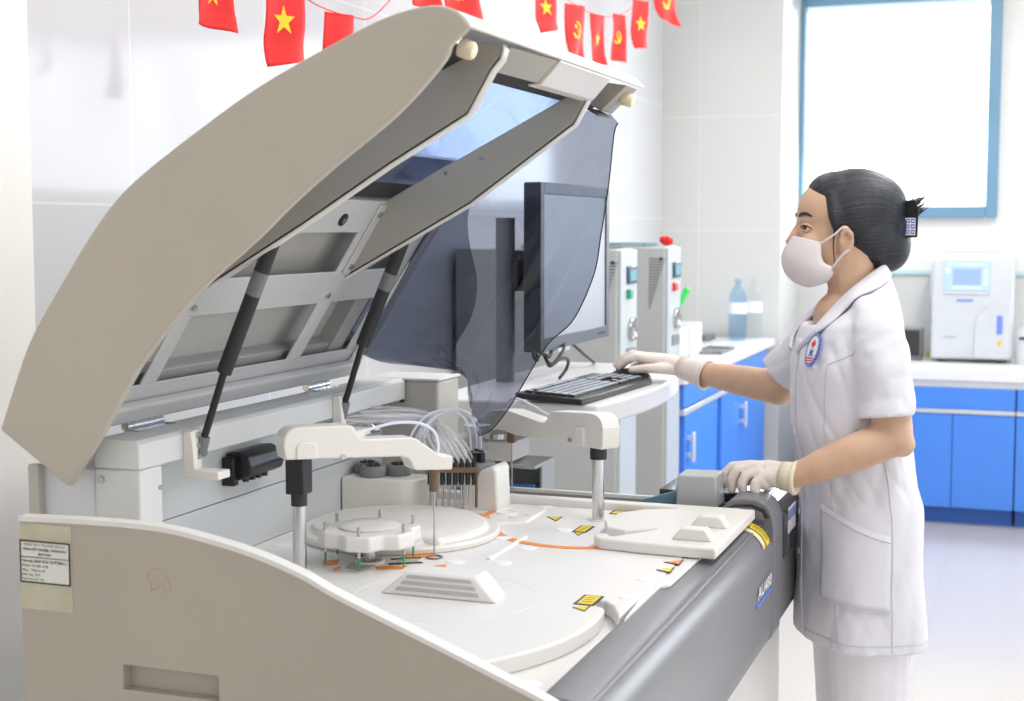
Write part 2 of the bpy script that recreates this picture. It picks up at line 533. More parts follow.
def base_cabinet_right(y0, y1, doors, label):
    t = thing('base_cabinet', (6.2, (y0 + y1) / 2, 0), label, 'cabinet', 'blue base cabinets under the window bench')
    b = MB().box(5.818, 6.60, y0, y1, 0.09, 0.69).box(5.88, 6.60, y0 + .005, y1 - .005, 0.0, 0.09)
    b.build('body', 'cabblue_dark', t)
    MB().box(5.795, 5.818, y0, y1, 0.560, 0.580).build('rail', 'alu', t, bevel=0.002)
    n = len(doors) - 1
    for i in range(n):
        MB().box(5.80, 5.818, doors[i] + 0.002, doors[i + 1] - 0.002, 0.09, 0.557).build('door', 'cabblue', t, bevel=0.0015)
    MB().box(5.80, 5.818, y0 + 0.003, y1 - 0.003, 0.583, 0.688).build('drawer', 'cabblue', t, bevel=0.0015)
    return t

def furniture():
    base_cabinet_left(3.93, 4.63, 'blue base cabinet beside the grey upright cabinets, under the white worktop', 4.02)
    base_cabinet_left(4.64, 5.80, 'blue base cabinet at the far end of the tiled wall, near the pier', 5.12)
    o = MB().box(3.90, 5.955, 0.735, 1.357, 0.862, 0.90).build('worktop', 'top', bevel=0.004)
    tag(o, 'white worktop along the tiled wall, carrying the two water bottles', 'worktop')
    base_cabinet_right(-0.466, 0.42, [-0.466, -0.173, 0.12, 0.42], 'blue base cabinet under the window bench, behind the nurse')
    base_cabinet_right(-1.35, -0.470, [-1.35, -1.055, -0.762, -0.470], 'blue base cabinet under the window bench, at the right edge of the photo')
    b = MB().box(5.795, 6.618, -1.36, 0.43, 0.722, 0.775)
    o = b.build('worktop', 'top', bevel=0.005)
    MB().box(5.805, 6.61, -1.355, 0.425, 0.690, 0.722).build('apron', 'alu', o)
    tag(o, 'white worktop under the window, carrying the white blood analyzer', 'worktop')

# ================================================================== bench-top things
def bottle(x, y, m, label, z=0.90):
    t = thing('water_bottle', (x, y, z), label, 'bottle', 'water bottles at the far end of the worktop')
    H = 0.315
    r = 0.047
    prof = [(r * 0.8, 0.0), (r, 0.012), (r, 0.05), (r * .95, 0.06), (r, 0.07), (r * .96, 0.10), (r, 0.11), (r, 0.195), (r * .93, 0.205), (r * .97, 0.215), (r * .8, 0.245), (r * .45, 0.275), (r * .30, 0.282), (r * .30, 0.294)]
    MB().lathe((x, y, z), prof, 28).build('body', m, t)
    MB().lathe((x, y, z), [(r * .36, 0.290), (r * .36, H - .004), (r * .32, H)], 20).build('cap', M['bottle_blue'] if m == 'bottle_blue' else M['bottle_clear'], t)
    MB().lathe((x, y, z), [(r * 1.012, 0.137), (r * 1.012, 0.19)], 28).build('paper_label', 'dot', t)
    return t

def bench_things():
    bottle(5.77, 0.90, 'bottle_blue', 'blue-tinted water bottle on the worktop, the left of two bottles')
    bottle(5.90, 0.845, 'bottle_clear', 'clear colourless water bottle on the worktop, the right of two bottles')
    # white carton beside the grey cabinets
    x0, x1, y0, y1 = 4.70, 4.93, 0.90, 1.05
    t = thing('carton', ((x0 + x1) / 2, (y0 + y1) / 2, 0.9), 'small white open box on the worktop beside the grey upright cabinets', 'box')
    b = MB().box(x0, x1, y0, y1, 0.9, 0.905)
    b.box(x0, x0 + .006, y0, y1, 0.9, 1.03).box(x1 - .006, x1, y0, y1, 0.9, 1.045).box(x0, x1, y0, y0 + .006, 0.9, 1.03).box(x0, x1, y1 - .006, y1, 0.9, 1.035)
    b.build('body', 'dot', t, bevel=0.002)
    b = MB()
    b.slab([(x0, 0), (x1, 0), (x1 - .02, .05), (x0 + .02, .05)], lambda u, v, w: (u, y1 + v * .5, 1.035 + v * .8 + w), 0, 0.004)
    b.build('flap', 'dot', t)
    # thin stick with a bright green tip, standing in the box
    t = thing('stirring_rod', (4.76, 1.0, 0.906), 'thin stick with bright green tip standing in the white box', 'stick')
    MB().cyl((4.76, 1.0, 0.906), (4.80, 0.985, 1.09), 0.004, n=10).build('stick', 'steel', t)
    MB().tube([(4.798, 0.986, 1.08), (4.82, 0.975, 1.14), (4.855, 0.955, 1.195), (4.86, 0.95, 1.202)], [0.006, 0.013, 0.016, 0.007], 10).build('tip', mat('bright_green', (0.03, 0.55, 0.10), .4), t)
    # dark flat tray
    t = thing('instrument_tray', (5.0, 0.86, 0.9), 'dark flat tray lying at the front of the white worktop', 'tray')
    b = MB().box(4.88, 5.20, 0.80, 0.93, 0.9, 0.903)
    b.box(4.88, 5.20, 0.80, 0.806, 0.9, 0.912).box(4.88, 5.20, 0.924, 0.93, 0.9, 0.912).box(4.88, 4.886, 0.80, 0.93, 0.9, 0.912).box(5.194, 5.20, 0.80, 0.93, 0.9, 0.912)
    b.build('body', 'midgrey', t, bevel=0.001)
    b = MB()
    b.torus((4.86, 0.865, 0.908), 0.022, 0.004, n=16, m=6).build('handle', 'midgrey', t)
    # power strip
    t = thing('power_strip', (5.72, 1.03, 0.9), 'grey power strip with lead lying on the worktop behind the bottles', 'power strip')
    b = MB().box(5.62, 5.80, 1.02, 1.07, 0.9, 0.93)
    b.build('body', 'midgrey', t, bevel=0.005)
    MB().tube([(5.62, 1.045, 0.915), (5.5, 1.10, 0.91), (5.35, 1.08, 0.906), (5.2, 1.12, 0.906), (5.0, 1.15, 0.906)], 0.005, 8, sub=5).build('lead', 'rubber', t)
    # ---- right bench: blood analyzer
    X = 6.25
    t = thing('blood_analyzer', (6.42, -0.23, 0.775), 'white bench-top blood analyzer with tilted screen on the window bench', 'analyzer')
    y0, y1 = -0.437, -0.03
    pr = [(X + .01, 0.79), (X, 0.83), (X, 1.12), (X + .05, 1.315), (X + .09, 1.335), (X + .34, 1.335), (X + .345, 0.79)]
    b = MB()
    b.prism(pr, 'y', y0, y1)
    b.build('body', 'analwhite', t, bevel=0.012, seg=3)
    b = MB()
    for yy in (y0 + .05, y1 - .05):
        b.cyl((X + .05, yy, .775), (X + .05, yy, .795), .018, n=14).cyl((X + .3, yy, .775), (X + .3, yy, .795), .018, n=14)
    b.build('foot', 'rubber', t)
    # sculpted lower right front
    b = MB()
    pts = c2([(y0 + .012, 1.105), (-.36, 1.09), (-.29, 1.055), (-.255, 1.0), (-.245, .92), (-.245, .80)], 6) + [(y0 + .012, .80)]
    b.prism(pts, 'x', X - .012, X + .004)
    b.build('front_door', 'analwhite', t, bevel=0.006)
    # screen on the sloping upper front
    def S(u, v, w):
        sl = Vector((.05, 0, .195)).normalized()
        nn = Vector((-.195, 0, .05)).normalized()
        p = Vector((X, 0, 1.12)) + sl * v + nn * w
        return (p.x, u, p.z)
    MB().slab([(-.318, .028), (-.088, .028), (-.088, .192), (-.318, .192)], S, -.004, .006).build('screen_bezel', 'lcd', t, bevel=.002)
    MB().slab([(-.272, .06), (-.132, .06), (-.132, .145), (-.272, .145)], S, .004, .0075).build('screen_window', 'lcddark', t)
    b = MB()
    b.slab([(-.30, .165), (-.10, .165), (-.10, .172), (-.30, .172)], S, .004, .0078)
    b.slab([(-.118, .125), (-.098, .125), (-.098, .15), (-.118, .15)], S, .004, .0078)
    for k in range(7):
        b.slab([(-.272 + k * .021, .040), (-.256 + k * .021, .040), (-.256 + k * .021, .05), (-.272 + k * .021, .05)], S, .004, .0078)
    for k in range(5):
        b.slab([(-.305, .06 + k * .018), (-.285, .06 + k * .018), (-.285, .07 + k * .018), (-.305, .07 + k * .018)], S, .004, .0078)
    b.build('screen_icons', 'lcdline', t)
    MB().slab([(-.32, .010), (-.085, .010), (-.085, .024), (-.32, .024)], S, -.004, .012).build('ledge', 'analwhite', t, bevel=.003)
    MB().box(X - .003, X + .004, -.235, -.155, 1.095, 1.104).build('name_strip', 'blueink', t)
    MB().box(X - .016, X - .008, -.30, -.27, .935, 1.02).build('probe_slot', 'alu', t, bevel=.003)
    MB().box(X - .020, X - .008, -.385, -.357, .928, 1.025).build('start_key', mat('blue_key', (.18, .25, .85), .3), t, bevel=.008)
    MB().box(X - .018, X - .008, -.382, -.362, .872, .894).build('indicator', mat('amber_lamp', (.9, .5, .03), .3), t, bevel=.003)
    MB().box(X - .002, X + .004, -.155, -.095, .905, .909).build('paper_slot', 'midgrey', t)
    MB().box(X + .05, X + .2, y1, y1 + .012, 1.10, 1.30).build('side_handle', 'alu', t, bevel=.004)
    # dark box left of it
    t = thing('speaker_box', (6.4, 0.07, .775), 'dark grey box on the window bench between the nurse and blood analyzer', 'box')
    MB().box(6.30, 6.46, 0.02, 0.14, .777, .945).build('body', 'midgrey', t, bevel=.006)
    MB().box(6.292, 6.301, 0.03, 0.13, .80, .935).build('front_grille', 'rubber', t, bevel=.002)
    o = MB().box(6.50, 6.60, -.02, 0.012, .775, .81).build('yellow_carton', mat('yellow_card', (.80, .66, .30), .6), None, bevel=.002)
    tag(o, 'small yellow box on the window bench behind the dark grey box', 'box')
    o = MB().tube([(6.58, -.02, .95), (6.56, 0.02, .90), (6.52, .05, .88), (6.47, .08, .87)], .004, 6, sub=5).build('cable', 'alu', None)
    tag(o, 'thin grey cable running from blood analyzer to the dark grey box', 'cable')
    # white container at the right edge
    t = thing('reagent_bottle', (6.27, -.50, .775), 'white reagent bottle with dark mark beside blood analyzer, at right edge', 'bottle')
    MB().lathe((6.27, -.50, .775), [(.048, 0), (.052, .008), (.052, .15), (.04, .175), (.022, .19), (.022, .20)], 24).build('body', 'analwhite', t)
    MB().lathe((6.27, -.50, .775), [(.027, .195), (.027, .222), (.022, .226)], 20).build('cap', 'analwhite', t)
    MB().box(6.214, 6.222, -.515, -.468, .905, .917).build('dark_mark', 'labelblack', t)

def upright_cabinet(x0, x1, y0, label, z1, lamp, seen_sw):
    """floor-standing grey cabinet: slotted side, narrow front with display, switch and gauge"""
    t = thing('upright_cabinet', ((x0 + x1) / 2, y0 + .3, 0), label, 'cabinet', 'grey upright cabinets')
    y1 = 1.34
    MB().box(x0, x1, y0 + .012, y1, 0.04, z1).build('body', 'tower', t, bevel=.006)
    b = MB()
    for xx in (x0 + .03, x1 - .03):
        for yy in (y0 + .05, y1 - .05):
            b.cyl((xx, yy, 0), (xx, yy, .045), .018, n=12)
    b.build('feet', 'rubber', t)
    MB().box(x0 + .004, x1 - .002, y0, y0 + .014, 0.05, z1 - .004).build('front_panel', 'towerfront', t, bevel=.003)
    b = MB()   # triangular field of louvre slots on the side
    n = 18
    for k in range(n):
        z = z1 - .048 - k * .0108
        L = .058 * (1 - k / n) + .004
        b.box(x0 - .002, x0 + .003, y0 + .074 - L, y0 + .074, z, z + .0045)
    b.build('louvres', 'midgrey', t)
    xm = x0 + (x1 - x0) * .58
    MB().box(xm - .05, xm + .062, y0 - .008, y0 + .004, z1 - .118, z1 - .058).build('display', 'screen_dark', t, bevel=.003)
    MB().box(xm - .035, xm + .045, y0 - .010, y0 - .006, z1 - .108, z1 - .070).build('display_glass', 'folder_teal', t)
    MB().box(xm - .048, xm - .010, y0 - .014, y0 + .004, z1 - .168, z1 - .136).build('switch', lamp, t, bevel=.004)
    g = MB().lathe((xm + .01, y0 + .004, z1 - .272), [(.040, 0), (.042, .012), (.040, .018), (.034, .018), (.033, .013)], 30, axis=(0, -1, 0)).build('gauge_rim', 'chrome', t)
    MB().lathe((xm + .01, y0 + .004, z1 - .272), [(.033, 0), (.033, .012)], 30, axis=(0, -1, 0)).build('gauge_face', 'tower', g)
    MB().box(xm + .009, xm + .011, y0 - .0105, y0 - .008, z1 - .272, z1 - .247).build('gauge_needle', 'labelblack', g)
    MB().box(xm - .05, xm + .06, y0 - .004, y0 + .004, z1 - .375, z1 - .335).build('name_plate', 'midgrey', t, bevel=.002)
    b = MB()
    for yy, zz in ((y0 + .028, z1 - .045), (y0 + .21, z1 - .05)):
        b.cyl((x0 + .002, yy, zz), (x0 - .004, yy, zz), .006, n=10)
    b.build('screws', 'rubber', t)
    return t

def towers():
    upright_cabinet(3.00, 3.21, 0.748, 'grey upright cabinet with green switch, directly behind the monitor', 1.405, 'greensw', True)
    upright_cabinet(3.66, 3.865, 0.75, 'grey upright cabinet with red switch, beside the worktop', 1.405, 'redlamp', True)
    def folder(x0, x1, y0, y1, z, m, label, rz):
        t = thing('document_folder', ((x0 + x1) / 2, (y0 + y1) / 2, z), label, 'folder', 'folders lying on the grey cabinets')
        c = MB()
        h = .013
        c.box(x0, x1, y0, y1, z, z + .003).box(x0, x1, y0, y1, z + h - .003, z + h).box(x0, x1, y0, y0 + .003, z, z + h)
        c.build('cover', m, t, bevel=.001)
        MB().box(x0 + .004, x1 - .004, y0 + .006, y1 - .006, z + .003, z + h - .003).build('pages', 'paper', t)
        return t
    folder(3.01, 3.20, .80, 1.10, 1.406, 'folder', 'dark folder lying on top of the grey cabinet behind the monitor', 0)
    folder(3.67, 3.85, .84, 1.10, 1.406, 'folder_teal', 'blue-green folder lying on top of the grey cabinet with red switch', 0)
    # crumpled red ribbon
    b = MB()
    random.seed(3)
    for k in range(7):
        a = k * 2 * PI / 7
        b.ell((3.835 + .014 * math.cos(a), .80 + .017 * math.sin(a), 1.424 + .012 * random.random()), (.013, .008, .016), 10, 8, Matrix.Rotation(a, 3, 'Z') @ Matrix.Rotation(.5, 3, 'Y'))
    b.ell((3.835, .80, 1.421), (.018, .018, .015), 12, 8)
    o = fused(b, 'ribbon_bow', 'redcloth', None, .005, 3)
    tag(o, 'small red ribbon bow on top of the grey cabinet with red switch', 'ribbon')

# ================================================================== the chemistry analyzer
def flat(pts, z, name, m, parent, h=0.0012):
    return MB().prism(pts, 'z', z, z + h).build(name, m, parent)

def disc_pts(cx, cy, r, n=24, a0=0, a1=2 * PI):
    return [(cx + r * math.cos(a0 + (a1 - a0) * i / n), cy + r * math.sin(a0 + (a1 - a0) * i / n)) for i in range(n + (0 if abs(a1 - a0 - 2 * PI) < 1e-6 else 1))]

def analyzer():
    A = thing('chemistry_analyzer', (0.75, 0.40, 0.0), 'large white chemistry analyzer with its hood raised, standing in front of the tiled wall', 'laboratory machine')
    # ---------------------------------------------------------------- lower body
    b = MB().box(0.03, 1.525, -0.035, 0.188, 0.10, 0.66).box(0.03, 1.27, 0.1885, 0.78, 0.10, 0.66).box(0.03, 1.27, 0.013, 0.78, 0.661, 0.861)
    b.build('body', 'white', A, bevel=0.004)
    b = MB()
    for x, ys in ((0.1, (0.08, 0.70)), (1.20, (0.70,)), (1.42, (0.08,))):
        for y in ys:
            b.cyl((x, y, 0), (x, y, 0.10), 0.03, n=16)
    b.build('feet', 'rubber', A)
    MB().box(0.20, 1.28, 0.79, 0.90, 0.12, 1.11).build('rear_housing', mat('rear_housing_blue_white', (0.72, 0.74, 0.77), .4, vary=.02), A, bevel=0.004)
    MB().box(0.185, 0.20, 0.885, 0.905, 0.12, 1.112).build('rear_edge_strip', 'boxgrey', A, bevel=0.002)
    # ---------------------------------------------------------------- left side panel
    top = c2([(0.774, 1.072), (0.651, 1.075), (0.548, 1.0735), (0.474, 1.0635), (0.402, 1.0485), (0.332, 1.0265), (0.280, 1.0035), (0.139, 0.951), (0.008, 0.9005)], 6)
    outline = top + [(-0.045, 0.878), (-0.072, 0.855), (-0.072, 0.12), (0.774, 0.12)]
    def panel_mesh(x0, x1, pts, hole=None):
        bm = bmesh.new()
        return bm
    # the recessed grip is a real opening: panel built as strips round it
    ry0, ry1, rz0, rz1 = 0.4578, 0.6085, 0.846, 0.881
    xs0, xs1 = 0.0, 0.018
    tb = MB()
    upper = [p for p in top if p[0] > ry1]
    mid = [p for p in top if ry0 <= p[0] <= ry1]
    low = [p for p in top if p[0] < ry0]
    zi = lambda y: next((a[1] + (b_[1] - a[1]) * (y - a[0]) / (b_[0] - a[0]) for a, b_ in zip(top, top[1:]) if b_[0] <= y <= a[0]), 1.0)
    bm = bmesh.new()
    vs = [bm.verts.new((xs0, p[0], p[1])) for p in outline]
    hv = [bm.verts.new((xs0, p[0], p[1])) for p in ((ry0, rz0), (ry1, rz0), (ry1, rz1), (ry0, rz1))]
    es = [bm.edges.new((vs[i], vs[(i + 1) % len(vs)])) for i in range(len(vs))] + [bm.edges.new((hv[i], hv[(i + 1) % 4])) for i in range(4)]
    g = bmesh.ops.triangle_fill(bm, use_beauty=True, use_dissolve=False, edges=es)
    fs = [f for f in bm.faces]
    ex = bmesh.ops.extrude_face_region(bm, geom=fs)
    bmesh.ops.translate(bm, vec=(xs1 - xs0, 0, 0), verts=[v for v in ex['geom'] if isinstance(v, bmesh.types.BMVert)])
    bmesh.ops.recalc_face_normals(bm, faces=bm.faces)
    off = ORG[A.name]
    for v in bm.verts:
        v.co -= off
    me = bpy.data.meshes.new('side_panel')
    bm.to_mesh(me)
    bm.free()
    panel = finish('side_panel', me, 'panel', A, ang=30, org=off)
    b = MB().box(0.0185, 0.022, ry0 - .01, ry1 + .01, rz0 - .01, rz1 + .01)
    b.build('grip_recess', 'panel', panel)
    # pale edge trim along the curved top
    ed = MB()
    t2 = top + [(-0.045, 0.878), (-0.072, 0.855)]
    rows = [[(-0.0015, y, z + 0.003), (0.0195, y, z + 0.003), (0.0195, y, z - 0.004), (-0.0015, y, z - 0.004)] for y, z in t2]
    ed.grid(rows, closed=True)
    ed.f.append([0, 1, 2, 3]); n4 = (len(t2) - 1) * 4; ed.f.append([n4 + 3, n4 + 2, n4 + 1, n4])
    ed.build('edge_trim', 'panel_edge', panel)
    # yellowed tape and printed label
    MB().box(-0.0012, 0.0, 0.687, 0.7735, 0.945, 1.066).build('tape', 'oldtape', panel)
    MB().box(-0.0020, -0.001, 0.690, 0.7715, 0.9835, 1.0415).build('paper_label', 'paper', panel)
    b = MB()
    X0, X1 = -0.0026, -0.0019
    b.box(X0, X1, 0.690, 0.7715, 1.0405, 1.0425).box(X0, X1, 0.690, 0.7715, 0.9825, 0.9845).box(X0, X1, 0.689, 0.691, 0.9825, 1.0425).box(X0, X1, 0.7705, 0.7725, 0.9825, 1.0425).box(X0, X1, 0.690, 0.7715, 1.0185, 1.0195)
    lf = lambda yc, zc: (lambda u, v: (X0, yc - u, zc + v))
    for s, z, sz, bo in (('TRUNG TÂM Y TẾ HUYỆN YÊN LẠC', 1.0365, .0047, 0), ('KHOA XÉT NGHIỆM - PHÒNG XN', 1.0300, .0050, .0001), ('SINH HÓA', 1.0236, .0050, .0001)):
        text_into(b, s, sz, lf(0.731, z), bold=bo, sx=.92)
    for s, z, sz, bo in (('Tên máy: SINH HÓA TỰ ĐỘNG 2', 1.0135, .0056, .0001), ('Model : AU 480/ Nhật', 1.0070, .0052, 0), ('Hãng  : Thiết bị y tế', 1.0005, .0050, 0), ('Năm máy: 2019', .9942, .0050, 0), ('Người phụ trách máy', .9882, .0045, 0)):
        text_into(b, s, sz, lf(0.769, z), 'LEFT', bold=bo, sx=.92)
    b.build('label_print', 'labelblack', panel)
    st = MB()
    pts = [(0.567, 1.005), (0.560, 1.016), (0.548, 1.020), (0.538, 1.015), (0.536, 1.006), (0.530, 0.996), (0.537, 0.990), (0.545, 1.0), (0.552, 0.992), (0.560, 0.989), (0.561, 0.998)]
    cp = c2(pts + [pts[0]], 4)[:-1]
    st.tube([(-0.0003, y, z) for y, z in cp + [cp[0]]], 0.0011, 4)
    st.build('glue_stain', 'stain', panel)
    # ---------------------------------------------------------------- grey front fascia
    prof = [(0.012, 0.62), (0.012, 0.898), (0.004, 0.899), (-0.034, 0.895), (-0.050, 0.889), (-0.063, 0.877), (-0.071, 0.860), (-0.074, 0.842), (-0.076, 0.70), (-0.070, 0.664), (-0.056, 0.645), (-0.03, 0.635)]
    fa = MB().prism(prof, 'x', 0.0185, 1.292).build('front_fascia', 'fascia', A, bevel=0.003, ang=28)
    MB().tube([(0.02, -0.0505, 0.8905), (1.088, -0.0505, 0.8905)], 0.0032, 8).build('bead', 'fascia', fa)
    b = MB()
    text_into(b, 'AU480', 0.033, lambda u, v: (1.088 + u, -0.0778 , 0.791 + v), bold=.0006, sx=1.5)
    b.build('lettering', 'whiteink', fa)
    MB().box(1.008, 1.172, -0.0775, -0.0745, 0.7665, 0.7725).build('underline', 'blueink', fa)
    # ---------------------------------------------------------------- loader at the right end
    hump = c2([(0.03, 0.915), (0.012, 0.934), (-0.018, 0.939), (-0.044, 0.937), (-0.063, 0.925), (-0.0735, 0.903), (-0.0765, 0.870)], 5)
    ld = MB().prism(hump + [(-0.0785, 0.70), (-0.072, 0.662), (-0.055, 0.642), (0.03, 0.635)], 'x', 1.192, 1.292).build('loader_hump', 'fascia', A, bevel=0.004, ang=28)
    inner = [(0.03, 0.915), (0.004, 0.926), (-0.03, 0.929), (-0.055, 0.921), (-0.066, 0.905), (-0.05, 0.90), (-0.03, 0.912), (0.0, 0.914)]
    MB().prism(inner, 'x', 1.188, 1.1925).build('hump_edge', 'fascia_dark', ld)
    MB().prism([(0.03, 0.90), (0.006, 0.921), (-0.03, 0.923), (-0.052, 0.914), (-0.058, 0.90)], 'x', 1.186, 1.19).build('hump_inner', 'midgrey', ld)
    rb = MB().prism([(0.19, 0.62), (0.19, 0.907), (-0.035, 0.909), (-0.062, 0.898), (-0.072, 0.880), (-0.074, 0.70), (-0.065, 0.66), (-0.04, 0.635)], 'x', 1.292, 1.530)
    ld2 = rb.build('loader_housing', 'fascia', A, bevel=0.004, ang=28)
    dk = c2([(0.05, 0.911), (-0.036, 0.9125), (-0.066, 0.900), (-0.0785, 0.878)], 6)
    MB().prism(dk + [(-0.0785, 0.80), (-0.068, 0.795), (0.05, 0.80)], 'x', 1.305, 1.522).build('gloss_panel', 'fascia_dark', ld2, bevel=0.003)
    MB().prism([(-.030, .905), (-.022, .922), (-.012, .9255), (.188, .9255), (.188, .905)], 'x', 1.3125, 1.528).build('gloss_top', 'fascia_dark', ld2, bevel=0.002)
    MB().box(1.345, 1.44, -0.0795, -0.078, 0.842, 0.895).build('paper_sticker', 'dot', ld2)
    MB().box(1.345, 1.44, -0.0801, -0.0790, 0.870, 0.890).build('sticker_blue_band', mat('sticker_blue', (.25, .35, .75), .5), ld2)
    # yellow label wrapped over the edge of the fascia
    fp = [(-0.028, 0.8956), (-0.034, 0.8950), (-0.042, 0.8925), (-0.050, 0.8890), (-0.057, 0.8835), (-0.063, 0.8770), (-0.068, 0.8690), (-0.071, 0.8600)]
    def wrap(x0, x1, o, k0=0, k1=8):
        rows = []
        for i in range(k0, k1):
            p0, p1 = fp[max(i - 1, 0)], fp[min(i + 1, len(fp) - 1)]
            t = Vector((p1[0] - p0[0], p1[1] - p0[1])).normalized()
            nrm = (t.y, -t.x)
            if nrm[1] < 0:
                nrm = (-nrm[0], -nrm[1])
            rows.append([(x0, fp[i][0] + nrm[0] * o, fp[i][1] + nrm[1] * o), (x1, fp[i][0] + nrm[0] * o, fp[i][1] + nrm[1] * o)])
        return rows
    MB().grid(wrap(1.125, 1.172, .0016)).build('warning_label', 'yellow', ld, solid=.0006)
    MB().grid(wrap(1.095, 1.125, .0014)).build('white_label', 'dot', ld, solid=.0006)
    b = MB().grid(wrap(1.167, 1.174, .0022)).grid(wrap(1.122, 1.126, .0022)).grid(wrap(1.1255, 1.172, .0022, 0, 2))
    b.build('label_border', 'labelblack', ld, solid=.0005)
    b = MB().grid(wrap(1.112, 1.119, .0020)).grid(wrap(1.101, 1.104, .0020))
    b.build('label_bars', 'yellow', ld, solid=.0005)
    b = MB().grid(wrap(1.138, 1.141, .0022, 2, 7)).grid(wrap(1.150, 1.153, .0022, 2, 7))
    b.build('label_print', 'labelblack', ld, solid=.0005)
    # grey box on the loader
    b = MB()
    b.prism([(0.047, 0.9080), (0.132, 0.9080), (0.130, 0.972), (0.050, 0.9735)], 'x', 1.228, 1.312)
    b.build('rack_cover', mat('rack_cover_grey', (0.46, 0.475, 0.475), .4, vary=.02), A, bevel=0.003)
    # dark acrylic strip and ledges on the right
    MB().box(1.186, 1.311, 0.031, 0.189, 0.872, 0.9072).box(1.186, 1.284, 0.1892, 0.765, 0.872, 0.9075).build('acrylic_cover', 'fascia_dark', A, bevel=0.002)
    MB().box(1.279, 1.287, 0.185, 0.765, 0.90, 0.9155).build('acrylic_ledge', 'white', A, bevel=0.0015)
    pl = MB().prism([(0.135, 0.908), (0.215, 0.908), (0.213, 0.911), (0.135, 0.937)], 'x', 1.250, 1.256).build('acrylic_plate', mat('plate_blue_reflection', (.16, .30, .40), .06, vary=.05), A, bevel=0.001)  # clear plate; the blue it reflects is put into its colour
    # ---------------------------------------------------------------- deck
    dk = MB().box(0.024, 1.186, 0.006, 0.77, 0.862, 0.88).build('deck', 'deck', A, bevel=0.002)
    C1 = (0.347, 0.44, 0.40)
    a0 = math.atan2(0.212 - .44, 0.022 - .347)
    a1 = math.atan2(.0457 - .44, .415 - .347)
    arc = [(C1[0] + C1[2] * math.cos(t), C1[1] + C1[2] * math.sin(t)) for t in [a0 + (a1 - a0) * i / 30 for i in range(31)]]
    cover = [(0.022, 0.762)] + arc + [(0.424, 0.052), (0.434, 0.068), (0.450, 0.078), (0.464, 0.073), (0.467, 0.060), (0.440, 0.040), (0.385, 0.0145), (0.5824, 0.0145), (1.158, 0.0145), (1.158, 0.762)]
    MB().prism(cover, 'z', 0.880, 0.905).build('main_cover', 'deck', dk, bevel=0.0035, seg=3)
    MB().prism([(0.375, 0.004), (0.586, 0.004), (0.60, -0.0095), (0.835, -0.0125), (0.835, 0.0143), (0.50, 0.0143)], 'z', 0.8985, 0.9035).build('front_edge_plate', 'deck', dk, bevel=0.001)
    # low disc outline pressed into the front cover
    b = MB().torus((0.40, 0.30, 0.9045), 0.145, 0.0009, n=48, m=6)
    b.build('pressed_ring', 'deck', dk)
    # front cover handle with a sloping louvred face
    gp = MB().slab([(0.2075, 0.0), (0.245, 0.036), (0.362, 0.036), (0.405, 0.0)], lambda u, v, w: (0.385 + w + v * .28, u, 0.905 + v), 0, 0.052)
    hd = gp.build('cover_handle', 'deck', dk, bevel=0.005, seg=3)
    b = MB()
    for k, (ya, yb) in enumerate(((.236, .378), (.243, .370), (.250, .362))):
        v = .0075 + k * .0095
        b.slab([(ya, v), (yb, v), (yb - .004, v + .0055), (ya + .004, v + .0055)], lambda u, vv, w: (0.3835 + w + vv * .28, u, 0.905 + vv), 0, 0.004)
    b.build('handle_louvres', mat('handle_louvre_grey', (.50, .49, .47), .4, vary=.02), hd, bevel=.001)
    # round reagent cover, two tiers with a notch
    rp = disc_pts(0.802, 0.557, 0.187, 72)
    rd = MB()
    rd.lathe((0.802, 0.557, 0.9045), [(0.183, 0), (0.187, .004), (0.187, .010), (0.183, .0138), (0.168, .0145), (0.164, .018), (0.161, .0235), (0.157, .0255), (0.05, .0262)], 72)
    rdo = rd.build('reagent_cover', 'offwhite', dk, ang=30)
    b = MB()
    b.box(0.675, 0.70, 0.423, 0.462, .905, .930)
    b.build('cover_catch', 'offwhite', rdo, bevel=.006)
    # right cover with two trapezoid grips
    rc = [(0.800, 0.146), (0.796, 0.172), (0.806, 0.190), (0.83, 0.197), (0.845, 0.186), (0.838, 0.168), (0.86, 0.160), (0.90, 0.105), (0.905, 0.10), (0.875, 0.155), (0.885, 0.19), (0.95, 0.225), (1.04, 0.215), (1.085, 0.165), (1.118, 0.105), (1.158, 0.095), (1.158, -0.046), (0.79, -0.046), (0.787, 0.02), (0.79, 0.09)]
    rc2 = [(0.787, -0.044), (0.787, 0.03), (0.790, 0.09), (0.797, 0.135), (0.800, 0.165), (0.812, 0.182), (0.832, 0.186), (0.846, 0.176), (0.846, 0.166), (0.832, 0.160), (0.828, 0.150), (0.86, 0.128), (0.90, 0.098), (0.915, 0.095), (0.885, 0.145), (0.90, 0.185), (0.96, 0.205), (1.04, 0.200), (1.085, 0.165), (1.118, 0.108), (1.1575, 0.095), (1.1575, -0.044)]
    rco = MB().prism(rc2, 'z', 0.9055, 0.9255).build('sample_cover', 'offwhite', dk, bevel=0.004, seg=3)
    for x, y0, y1 in ((0.835, -0.028, 0.047), (0.955, -0.030, 0.041)):
        MB().slab([(y0, 0), (y1, 0), (y1 - .017, .021), (y0 + .014, .021)], lambda u, v, w: (x + w + v * .05, u, 0.925 + v), 0, 0.034).build('grip', 'offwhite', rco, bevel=0.003)
    # raised rim on the right of the deck
    MB().box(1.158, 1.186, -0.012, 0.765, 0.88, 0.9205).build('deck_rim', 'white', dk, bevel=0.003)
    # moulded ribs and rails
    for i, pts in enumerate(([(0.657, 0.325), (0.852, 0.3255)], [(0.941, 0.417), (0.9775, 0.370), (1.112, 0.375)])):
        MB().tube([(x, y, .905) for x, y in pts], .0045 if i < 2 else .0018, 8).build('moulded_rib', 'deck', dk)
